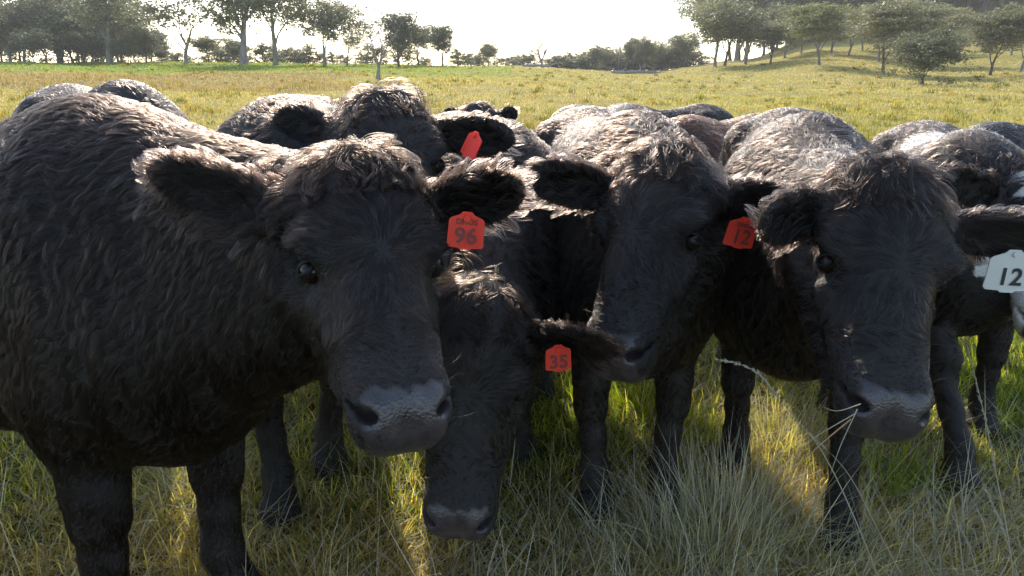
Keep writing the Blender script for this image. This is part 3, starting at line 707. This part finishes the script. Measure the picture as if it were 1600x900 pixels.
    at1 = me.attributes.new('coat', 'FLOAT_COLOR', 'POINT'); at1.data.foreach_set('color', np.concatenate([cc, np.ones((len(cc), 1))], 1).astype(np.float32).ravel())
    padf = pd.astype(np.float32)
    at2 = me.attributes.new('pad', 'FLOAT', 'POINT'); at2.data.foreach_set('value', padf)
    tag(body, label, 'cow', group)
    # ---------------- fur
    T = np.concatenate([F[:, [0, 1, 2]], F[:, [0, 2, 3]]])
    a0, a1, a2 = Vw[T[:, 0]], Vw[T[:, 1]], Vw[T[:, 2]]
    area = np.linalg.norm(np.cross(a1-a0, a2-a0), axis=1)*.5
    cen = (a0+a1+a2)/3; tn = nrm(NV[T[:, 0]]+NV[T[:, 1]]+NV[T[:, 2]])
    qc, hdc, eic, pdc = region(cen, tn)
    def length_of(P, Nn, q, hd, ei):
        hx, hy, hz = q.T
        ub = (P-S)@f
        Lb = np.full(len(P), .023)
        Lb = np.where(P[:, 2] < .5*z, .012, Lb); Lb = np.where(P[:, 2] < .3*z, .008, Lb)
        Lb = np.where((Nn[:, 2] > .3) & (P[:, 2] > .9*z), .022, Lb)
        Lb = np.where((Nn[:, 2] > .2) & (ub > -.35), .034, Lb)         # crest of the neck
        Lh = .013+.014*np.exp(-((hy-.15)/.07)**2)*(hz > -.13)
        for v in (1, -1): Lh = np.where(np.linalg.norm(P-Q(.104*v, .195, -.078), axis=1) < .045*hs, .005, Lh)
        Lh = np.where(hz < -.13, .018, Lh)
        Lh = np.where(hy < .065, .042*polltuft, Lh); Lh = np.where((hy >= .065) & (hy < .10), .030*polltuft, Lh)
        Lh = np.where(hy > .36, .006, Lh)
        Ln = Lb*(1-hd)+Lh*hd
        Ln = np.where(ei >= 0, .024, Ln)
        return Ln*hs
    lc = length_of(cen, tn, qc, hdc, eic)
    view = unit(np.array([0, 0, CH]))*0+np.array([0, 0, CH])-cen; dist = np.linalg.norm(view, axis=1); view /= dist[:, None]
    facing = (tn*view).sum(1)
    xc = cen[:, 0]; dz = cen[:, 1]*cp-(cen[:, 2]-CH)*sp_; uu = cen[:, 1]*sp_+(cen[:, 2]-CH)*cp
    px = 800+xc/np.maximum(dz, .05)*FPX; py = 450-uu/np.maximum(dz, .05)*FPX
    inv = (px > -120) & (px < 1720) & (py > -60) & (py < 960) & (dz > .1)
    wgt = area/lc**.8*np.where(facing > -.25, 1, .18)*np.where(inv, 1, .12)*(.35+.65*np.clip(np.abs(dz)*0+1, 0, 1))
    wgt *= np.where(cen[:, 2] < .08, .2, 1)
    wgt *= np.clip(1-pdc*1.15, 0, 1)**1.5
    # bare round the eyes
    for v in (1, -1):
        eye = Q(.104*v, .188, -.078); wgt[np.linalg.norm(cen-eye, axis=1) < .027*hs] = 0
        nn = Q(.050*v, .440, -.050); wgt[np.linalg.norm(cen-nn, axis=1) < .026*hs] = 0
    n = n_fur
    tri = rg.choice(len(T), n, p=wgt/wgt.sum())
    r1 = np.sqrt(rg.random(n)); r2 = rg.random(n)
    w0, w1, w2 = 1-r1, r1*(1-r2), r1*r2
    P0 = w0[:, None]*a0[tri]+w1[:, None]*a1[tri]+w2[:, None]*a2[tri]
    Nn = nrm(w0[:, None]*NV[T[tri, 0]]+w1[:, None]*NV[T[tri, 1]]+w2[:, None]*NV[T[tri, 2]])
    q, hd, ei, _ = region(P0, Nn)
    Ln = length_of(P0, Nn, q, hd, ei)*rg.uniform(.65, 1.25, n)
    hx, hy, hz = q.T
    side = np.sign((P0-S)@lat)
    # direction of growth
    db = -f*.55-up*.85 + 0*P0
    top = np.clip(Nn[:, 2]*1.3-.1, 0, 1)[:, None]
    db = db*(1-top)+(-f*.9-up*.1+lat*side[:, None]*.35)*top
    wy = np.where(hy < .21, (hy-.21)*1.0, (hy-.21)*1.6)
    rad = ex*hx[:, None]*1.3+ey*wy[:, None]
    rad = rad/np.maximum(np.linalg.norm(rad, axis=1), 1e-4)[:, None]
    front = np.clip((hz+.13)/.05, 0, 1)[:, None]
    dh = rad*front+(-ez*.7-ey*.15+ex*np.sign(hx)[:, None]*.2)*(1-front)
    low = np.clip((hy-.26)/.08, 0, 1)[:, None]
    dh = dh*(1-low)+(ey*.35*np.where(hz > -.1, -1, 1)[:, None]+ex*np.sign(hx)[:, None]*.5-ez*.2)*low*1.0
    tuft = ((hy < .10) & (hz > -.16))[:, None]
    dh = np.where(tuft, ey*.85+ex*hx[:, None]*7+ez*.12, dh)
    D = db*(1-hd[:, None])+dh*hd[:, None]
    up_amt = np.where(P0[:, 2] > .5*z, .24, .12); isedge = np.zeros(n, bool); isinn = np.zeros(n, bool)
    for k, (e0, a, w, fc, el, v) in enumerate(earinfo):
        m = ei == k; r = P0[m]-e0; ww = (r@w)/(.05*hs)
        D[m] = a*.8+w*ww[:, None]*.8-fc*.1
        inner = (Nn[m]@fc) > .3; tt_ = (r@a)/el; edge = (np.abs(ww) > .70) | (tt_ > .86); isedge[m] = edge; isinn[m] = inner
        Lm = np.where(inner, .030, .018); Lm = np.where(edge, .036, Lm)
        Ln[m] = Lm*hs*rg.uniform(.6, 1.3, m.sum()); up_amt[m] = np.where(edge, .5, .35)
    wob = wobble(P0+seed*3.1, 1.0); wob2 = wobble(P0*2.7+seed, 1.0)
    wamp = np.where(ei >= 0, .25, np.where(hd > .5, np.where(tuft[:, 0], .8, .16), np.where(Ln > .028, .46, .30)))[:, None]
    D = nrm(D)+wob*wamp+wob2*wamp*.5+rg.normal(size=(n, 3))*.10
    D = D-Nn*(D*Nn).sum(1)[:, None]; D = nrm(D)
    wh = (hd > .5) & (hy > .33) & (rg.random(n) < .005); Ln[wh] = .045*rg.uniform(.5, 1.1, wh.sum()); up_amt[wh] = 1.6
    lift = np.where((hd > .5) & ~tuft[:, 0] & (ei < 0), .7, 1.)*np.where(tuft[:, 0] & (hd > .5), .55, up_amt)*rg.uniform(.35, 1.9, n)
    K = 6; sA = np.linspace(0, 1, K)
    pts = np.zeros((n, K, 3))
    bend = np.cross(D, Nn)
    ph = (wobble(P0*1.3+5)[:, 0]*6)
    wave = np.where(hd > .5, np.where(tuft[:, 0], .16, .04), .13)*np.where(Ln > .03, 1, .5)
    for j, t in enumerate(sA):
        pts[:, j] = P0+Ln[:, None]*(D*(t*(1-.12*lift[:, None]))+Nn*(lift*(t-.45*t*t))[:, None]+bend*(wave*np.sin(ph+t*5.5)*t)[:, None]) - up*(.12*Ln*t*t)[:, None]
    # clump the tips towards neighbours
    cs = .011*max(1.0, float(np.median(dist[inv])) if inv.any() else 1.0)**.5
    ng = max(200, n//22); gi = rg.choice(n, ng, replace=False)
    kd = kdtree.KDTree(ng)
    for a_, g_ in enumerate(gi): kd.insert(P0[g_], a_)
    kd.balance()
    near = np.array([kd.find(p)[1] for p in P0.tolist()])
    G = pts[gi][near]; Lg = Ln[gi][near]; dd = np.linalg.norm(P0[gi][near]-P0, axis=1)
    cl = np.where(~wh & (dd < .03) & (np.abs(Lg/Ln-1) < .8), np.where(hd > .5, np.where(tuft[:, 0], .85, .50), np.where(Ln < .014, .35, .80)), .0)
    for j, t in enumerate(sA):
        pts[:, j] = pts[:, j]*(1-(cl*t**1.2)[:, None])+G[:, j]*(cl*t**1.2)[:, None]
    pts -= o0
    hc = bpy.data.hair_curves.new('fur'); hc.add_curves([K]*n)
    hc.attributes['position'].data.foreach_set('vector', pts.astype(np.float32).ravel()) if 'position' in hc.attributes else hc.points.foreach_set('position', pts.astype(np.float32).ravel())
    rr = fur_r*np.where(wh, .5, 1.)[:, None]*rg.uniform(.7, 1.25, n)[:, None]*np.where(Ln < .014, .9, 1.)[:, None]*np.array([1, 1, .95, .8, .5, .08])[None]
    ra = hc.attributes.get('radius') or hc.attributes.new('radius', 'FLOAT', 'POINT')
    ra.data.foreach_set('value', rr.astype(np.float32).ravel())
    cc = coat_of(P0, Nn, q, hd, ei, None)*np.clip(np.exp(rg.normal(0, .8, n)), .3, 6 if not white_face else 1.3)[:, None]
    cc = np.where((isedge & (rg.random(n) < .6))[:, None], np.array((.065, .042, .032))*rg.uniform(.4, 1.5, n)[:, None], cc); cc = np.where((isinn & ~isedge)[:, None], cc*.5, cc)  # bleached fringe paled as if rim-lit; inner ear darkened to paint cavity shade
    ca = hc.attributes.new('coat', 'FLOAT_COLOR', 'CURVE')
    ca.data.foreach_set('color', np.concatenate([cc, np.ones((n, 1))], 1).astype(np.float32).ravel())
    hc.materials.append(M_FUR)
    fo = bpy.data.objects.new('fur', hc); COL.objects.link(fo); fo.parent = body
    # ---------------- eyes
    for v in (1, -1):
        out = unit(ex*v*.74+ez*.66-ey*.02); c = Q(.0915*v, .188, -.080); r = .0200*hs
        eyeball('eye', c-o0, r, M_EYE, body)
        eyelid(c-o0, r*1.12, unit(out*1.0+ey*.10), unit(ey+ez*.15), body)
    # ---------------- ear tag
    if tagspec:
        for tsp in tagspec: ear_tag(body, o0, **tsp)
    return body

def eyeball(name, c, r, m, parent):
    bm = bmesh.new(); bmesh.ops.create_uvsphere(bm, u_segments=24, v_segments=14, radius=r)
    me = bpy.data.meshes.new(name); bm.to_mesh(me); bm.free(); me.materials.append(m)
    me.polygons.foreach_set('use_smooth', np.ones(len(me.polygons), bool))
    o = bpy.data.objects.new(name, me); COL.objects.link(o); o.location = c; o.parent = parent; return o
def eyelid(c, r, out, down, parent):
    """two lids round an almond shaped opening, as part of a sphere shell"""
    dn = unit(down-out*(down@out)); sd = np.cross(out, dn)
    V, F = [], []; NU, NVv = 28, 7
    for j in range(NVv):
        for i in range(NU):
            a = 2*math.pi*i/NU
            ow, oh = .76, .34
            t = j/(NVv-1)
            ax_ = math.cos(a)*(ow*(1-t)+.98*t); ay_ = math.sin(a)*abs(math.sin(a))**.25*(oh*(1-t)+.98*t)
            if math.sin(a) < 0: ay_ *= .9
            th = math.hypot(ax_, ay_); rr = r*(1+.07*math.exp(-((t-.12)/.12)**2)-.22*t**3) if j else r*.93
            dirv = out*math.cos(th)+(sd*ax_+dn*ay_)/max(th, 1e-6)*math.sin(th)
            V.append(np.array(c)+dirv*rr)
    for j in range(NVv-1):
        for i in range(NU):
            i2 = (i+1) % NU; F.append((j*NU+i, j*NU+i2, (j+1)*NU+i2, (j+1)*NU+i))
    return mesh_obj('eyelid', V, F, M_LID, parent, smooth=True)

def ear_tag(parent, o0, top, dirn, face, text, w=.062, ht=.072, mat=None, ink=None, small=None, label=None, size=.036):
    """flat plastic flag hanging from a stud; top = stud point, dirn = hanging direction, face = normal"""
    top = np.array(top, float)-o0; d = unit(dirn); n = np.array(face, float); n = unit(n-d*(n@d)); sx = np.cross(n, -d)*1.0
    sx = np.cross(-d, n)
    mat = mat or M_REDT; ink = ink or M_INK
    out2 = [(-.12, .04), (.12, .04), (.20, .12), (.43, .22), (.48, .28), (.5, .93), (.46, .98), (.18, .99), (.14, 1.03), (-.14, 1.03), (-.18, .99), (-.46, .98), (-.5, .93), (-.48, .28), (-.43, .22), (-.20, .12)]
    V = []; th = .0012; k = len(out2)
    for sgn in (1, -1):
        for (a, b) in out2:
            bow = .004*math.cos(a*3)
            V.append(top+sx*a*w+d*b*ht+n*(th*sgn+bow))
    F = [tuple(range(k))[::-1], tuple(range(k, 2*k))]+[(i, (i+1) % k, k+(i+1) % k, k+i) for i in range(k)]
    t = mesh_obj('ear_tag', V, F, mat, parent)
    if label: t['label'] = label
    # stud
    bm = bmesh.new(); bmesh.ops.create_cone(bm, cap_ends=True, segments=16, radius1=.0065, radius2=.005, depth=.006)
    me = bpy.data.meshes.new('stud'); bm.to_mesh(me); bm.free(); me.materials.append(mat)
    so = bpy.data.objects.new('stud', me); COL.objects.link(so); so.parent = t
    so.location = top+d*.012+n*.006; so.rotation_euler = Vector(n).to_track_quat('Z', 'Y').to_euler()
    R = Matrix((tuple(sx), tuple(-d), tuple(n))).transposed()
    for txt, sz, b in ((text, size, .68), (small, ht*.16, .30)):
        if not txt: continue
        cu = bpy.data.curves.new('lettering', 'FONT'); cu.body = txt; cu.size = sz*1.25; cu.align_x = 'CENTER'; cu.align_y = 'CENTER'; cu.extrude = .0004; cu.offset = sz*.022
        cu.space_character = 1.05
        cu.materials.append(ink)
        tmp = bpy.data.objects.new('lettering', cu); COL.objects.link(tmp)
        bpy.context.view_layer.update(); me2 = bpy.data.meshes.new_from_object(tmp.evaluated_get(bpy.context.evaluated_depsgraph_get()))
        bpy.data.objects.remove(tmp); bpy.data.curves.remove(cu); me2.name = 'lettering'
        if not me2.materials: me2.materials.append(ink)
        lo = bpy.data.objects.new('lettering', me2); COL.objects.link(lo); lo.parent = t
        M4 = R.to_4x4(); M4.translation = Vector(top+d*b*ht+n*(th+.0048)); lo.matrix_local = M4
    return t
CAMV = np.array([0, -1., .2])
GR = 'black cattle crowding up to the camera'
TB = 1.0
def herd(q=1.0, only=None):
    def go(k): return only is None or k in only
    if go('A'):
        cow('large black cow on the left, nearest of all, with red tag 96 in its ear', (-.79, 1.45), (-1.70, 1.94), 1.145,
            at(565, 222, 1.12), at(652, 662, .90), (.42, -1, .25),
            [(-1, at(238, 268, 1.16), (.15, -1, -.25)), (1, at(812, 292, 1.14), (-.1, -1, -.35))], GR, n_fur=int(260000*q), fine=.0048, coarse=.014,
            feet=[(-.68, 1.50), (-.865, 1.34), None, None], fur_r=.00036, seed=11, tint_amt=.2, neck_r=1.12, fullness=.93, leg_r=1.22, sag=.06,
            tagspec=[dict(top=at(731, 328, 1.09), dirn=(-.10, .0, -1), face=(.1, -1, .15), text='96', small='DHOS', w=.055, ht=.058, size=.027, label='red ear tag numbered 96')])
    if go('B'):
        cow('black cow peering over the nearest one, with woolly poll and an edge-on red tag', (-.60, 2.0), (-.85, 2.95), 1.15,
            at(600, 132, 1.72), at(668, 395, 1.50), (.35, -1, .45),
            [(-1, at(432, 185, 1.80), (-.1, -1, -.1)), (1, at(800, 215, 1.72), (-.5, -1, -.3))], GR, n_fur=int(110000*q), fine=.0065,
            feet=[(-.58, 2.12), (-.66, 1.86), None, None], fur_r=.0005, seed=12, tint_amt=.3, polltuft=1.25,
            tagspec=[dict(top=at(748, 205, 1.62), dirn=(-.5, .0, -1), face=(-1, -.75, .1), text='', w=.056, ht=.062, size=.028)])
    if go('E'):
        cow('grazing black cow in the middle with lowered head and red ear tag 35', (-.05, 2.12), (-.22, 3.05), 1.08,
            at(742, 452, 1.56), at(705, 852, 1.47), (-.10, -1, .12),
            [(-1, at(600, 500, 1.6), (0, -1, -.2)), (1, at(958, 540, 1.40), (.0, -1, -.35))], GR, n_fur=int(130000*q), fine=.0055,
            feet=[(.02, 2.2), (-.15, 2.05), None, None], fur_r=.00045, seed=13, tint_amt=.4, polltuft=1.1,
            tagspec=[dict(top=at(872, 536, 1.48), dirn=(.03, 0, -1), face=(.12, -1, .1), text='35', w=.053, ht=.058, size=.031)])
    if go('C'):
        cow('black cow facing forward in the centre with red ear tag 12, sniffing its neighbour', (.34, 2.0), (.30, 2.92), 1.105,
            at(1022, 218, 1.62), at(926, 566, 1.46), (-.80, -1, .10),
            [(-1, at(826, 272, 1.66), (.1, -1, -.2)), (1, at(1222, 318, 1.66), (.1, -1, -.5))], GR, n_fur=int(150000*q), fine=.0055,
            feet=[(.435, 1.90), (.235, 1.88), (.42, 3.0), (.11, 2.68)], fur_r=.00048, seed=14, tint_amt=.6, tint=(.03, .02, .015),
            tagspec=[dict(top=at(1166, 337, 1.58), dirn=(-.22, .0, -1), face=(.30, -1, .1), text='12', small='DHOS', w=.074, ht=.070, size=.036)])
    if go('D'):
        cow('black cow on the right facing squarely forward with dry stems at its mouth', (.79, 1.98), (1.07, 2.90), 1.10,
            at(1412, 245, 1.36), at(1418, 668, 1.18), (-.04, -1, .22),
            [(-1, at(1190, 350, 1.34), (.1, -1, -.15)), (1, at(1640, 372, 1.42), (-.2, -1, -.45))], GR, n_fur=int(180000*q), fine=.0052,
            feet=[(.87, 1.72), (.71, 2.12), (1.20, 2.55), None], fur_r=.00042, seed=15, tint_amt=.3, tint=(.02, .018, .017),
            tagspec=[dict(top=at(1586, 387, 1.40), dirn=(-.05, .0, -1), face=(.0, -1, .2), text='12', w=.088, ht=.085, mat=M_WTAG, ink=M_INKB, size=.038)])
    if go('F'):
        cow('white faced black cow at the far right edge with a white patch on its back', (1.50, 2.42), (1.82, 3.30), 1.03,
            at(1652, 255, 2.15), at(1655, 515, 2.0), (-.30, -1, .2),
            [(-1, at(1476, 276, 2.1), (.1, -1, -.3)), (1, at(1720, 275, 2.2), (-.2, -1, -.3))], GR, n_fur=int(70000*q), fine=.007, name='cow',
            feet=[(1.66, 2.4), (1.36, 2.02), None, None], fur_r=.0006, seed=16, tint_amt=.8, tint=(.05, .036, .028), white_face=True, back_white=True)
    G2 = 'cattle standing behind the front row'
    bg_ = [
        ('dark cow whose humped back rises just above the back of the large left cow', (-1.50, 2.95), (-2.1, 3.6), 1.19, (-1.22, 2.72, .95), (-1.08, 2.5, .6), .5, (.05, .04, .035)),
        ('dark cow whose woolly back shows above the second cow on the left', (-1.10, 3.6), (-1.2, 4.5), 1.12, (-.9, 3.35, 1.12), (-.75, 3.0, .75), .4, (.03, .02, .016)),
        ('black cow with small brown rimmed ears behind the gap left of centre', (-.12, 4.5), (-.35, 5.4), 1.02, (-.18, 4.15, 1.08), (-.1, 3.85, .72), .3, (.05, .03, .02)),
        ('black cow with smooth low back right of the centre hump', (.80, 5.5), (1.5, 6.0), 1.03, (.55, 5.3, .8), (.3, 5.1, .5), .1, (.03, .03, .03)),
        ('reddish brown cow between the two big humped backs', (.93, 4.0), (1.5, 4.6), 1.01, (.75, 3.7, .75), (.6, 3.5, .4), 1.0, (.10, .040, .020)),
        ('dark cow with its back ridge showing just behind the centre hump', (.35, 4.1), (.75, 4.9), 1.06, (.12, 3.9, .85), (.0, 3.75, .45), .5, (.04, .03, .025)),
        ('grey looking black cow at the right margin with only its back visible', (2.5, 3.9), (3.3, 4.3), .98, (2.2, 3.6, .9), (2.0, 3.4, .5), .5, (.05, .045, .04)),
    ]
    for i, (lb, S, H, h, pl, mz, ta, tc) in enumerate(bg_):
        if not go('b%d' % i): continue
        pl = np.array(pl); mz = np.array(mz); hd = unit(mz-pl)
        fx = unit(np.array([S[0]-H[0], S[1]-H[1], 0])); ltr = np.array([-fx[1], fx[0], 0])
        fz = unit(fx*.6+up3*.9)
        exx = np.cross(-hd, unit(fz-hd*(fz@hd)))
        if i == 4: kw = dict(color=(.085, .034, .018))
        else: kw = dict()
        cow(lb, S, H, h, pl, mz, fz, [(-1, pl-exx*.20+hd*.06, (0, -1, -.2)), (1, pl+exx*.20+hd*.06, (0, -1, -.2))], G2, n_fur=int(26000*q), fine=.011, coarse=.022,
            fur_r=.0011, seed=30+i, tint_amt=ta, tint=tc, **kw)
up3 = np.array([0, 0, 1.])
# ------------------------------------------------------------------ build everything
all_trees()
herd(1.0)
near_grass(1.0); far_grass(1.0)
GREY = [(.48, .44, .35), (.40, .37, .29), (.56, .52, .42)]
def gpt(px, py):
    """ground point under a photo pixel"""
    U = (450-py)/FPX; k = cp+U*sp_; s_ = sp_-U*cp; D = CH/s_*k
    return (px-800)/FPX*D/k, D
tussock(*gpt(1130, 850), 620, .36, .42, 'big dry grey tussock in front of the centre cow, fanning outwards', GREY, r=.09)
tussock(*gpt(1215, 700), 380, .26, .6, 'matted grey tussock between the two front legs of the right cow', GREY, r=.07)
tussock(*gpt(1050, 880), 360, .24, .5, 'low grey tussock left of the big dry one', GREY, r=.09)
tussock(*gpt(1290, 880), 300, .26, .5, 'thin grey tussock at the foot of the right cow', GREY, r=.08)
tussock(*gpt(640, 730), 300, .2, .6, 'grey tussock beside the muzzle of the grazing cow', GREY, r=.09)
tussock(*gpt(300, 780), 300, .22, .7, 'dead grass tussock between the front legs of the left cow', GREY, r=.09)
BR = [(.14, .19, .02), (.20, .24, .03), (.11, .16, .02)]
tussock(*gpt(1395, 760), 300, .17, .35, 'bright green clump of grass lit by the sun under the right cow', BR, w=(.003, .006), r=.05, name='grass_clump')
tussock(*gpt(1090, 690), 300, .17, .35, 'bright green clump between the centre cow and the right cow', BR, w=(.003, .006), r=.06, name='grass_clump')
tussock(*gpt(1000, 640), 260, .16, .35, 'bright green clump seen between the legs of the centre cow', BR, w=(.003, .006), r=.06, name='grass_clump')
M_STEM = simple_mat('dry_stem', (.34, .29, .19), .6); M_STEMR = simple_mat('reddish_stem', (.36, .20, .10), .6)
def foot(px, py):
    x, y = gpt(px, py); return (x, y, gz(x, y))
f1 = foot(1400, 985)
stalk([f1, at(1352, 850, 1.42), at(1290, 715, 1.40), at(1232, 640, 1.42), at(1180, 580, 1.45), at(1122, 562, 1.5)], .0014, 'long pale stalk arching left in front of the right cow', M_STEM, .35)
stalk([foot(1440, 960), at(1378, 840, 1.45), at(1325, 740, 1.40), at(1268, 680, 1.36)], .0012, 'short straight stalk leaning left below the mouth of the right cow', M_STEM, .2)
stalk([foot(1590, 985), at(1578, 860, 1.5), at(1556, 740, 1.5), at(1536, 640, 1.52), at(1512, 545, 1.55)], .0016, 'tall seeding stalk near the right margin', M_STEM, .5)
stalk([foot(1600, 960), at(1574, 850, 1.48), at(1556, 800, 1.48), at(1540, 762, 1.48)], .0018, 'shorter thick seeding stalk near the right margin', M_STEM, .7)
m0 = at(1330, 655, 1.20)
for q_, (e, lb, mt) in enumerate(((at(1240, 735, 1.24), 'reddish stem hanging left from the mouth of the right cow', M_STEMR), (at(1262, 690, 1.2), 'pale stem sticking out left of the mouth of the right cow', M_STEM),
                 (at(1298, 740, 1.2), 'thin stem hanging straight down from the mouth of the right cow', M_STEM), (at(1287, 636, 1.17), 'short stub of straw at the lip corner of the right cow', M_STEM))):
    stalk([m0+np.array([.004*q_, 0, .009*q_]), (m0+e)/2+np.array([0, 0, .004]), e], .0010 if q_ else .0016, lb, mt)
# fallen timber in the field
def fallen(px, D, Lx, label, seed):
    r = random.Random(seed); V, F = [], []; x = (px-800)/1194*D; z = gz(x, D)
    p = Vector((-Lx/2, 0, .15)); 
    tube(V, F, [p, Vector((0, .2, .22)), Vector((Lx/2, .1, .12))], [.16, .13, .06], 8)
    for i in range(6):
        a = Vector((r.uniform(-Lx/2, Lx/2), .1, .15)); b = a+Vector((r.uniform(-1, 1), r.uniform(-.5, .5), r.uniform(.2, .9))); tube(V, F, [a, (a+b)/2+Vector((.1, 0, .1)), b], [.06, .04, .02], 5)
    tag(mesh_obj('fallen_branch', V, F, M_BARKG, loc=(x, D, z), smooth=True), label, 'fallen branch')
fallen(1000, 66, 5.0, 'fallen grey branch lying in front of the grey wood', 1)
fallen(838, 72, 2.6, 'broken timber at the foot of the small dead tree', 2)

# ------------------------------------------------------------------ air
def haze_box():
    t = NT('haze_air'); v = t.n('ShaderNodeVolumePrincipled'); v.inputs['Color'].default_value = (.95, .93, .88, 1); v.inputs['Density'].default_value = .0009; v.inputs['Anisotropy'].default_value = .1
    t.l(v.outputs[0], t.out.inputs[1])
    x0, x1, y0, y1, z0, z1 = -420, 420, -12, 420, -3, 95
    V = [(x, y, z) for x in (x0, x1) for y in (y0, y1) for z in (z0, z1)]
    F = [(0, 1, 3, 2), (4, 6, 7, 5), (0, 4, 5, 1), (2, 3, 7, 6), (0, 2, 6, 4), (1, 5, 7, 3)]
    tag(mesh_obj('haze', V, F, t.m), 'thin pale haze in the air over the paddock', 'haze', kind='stuff')
haze_box()
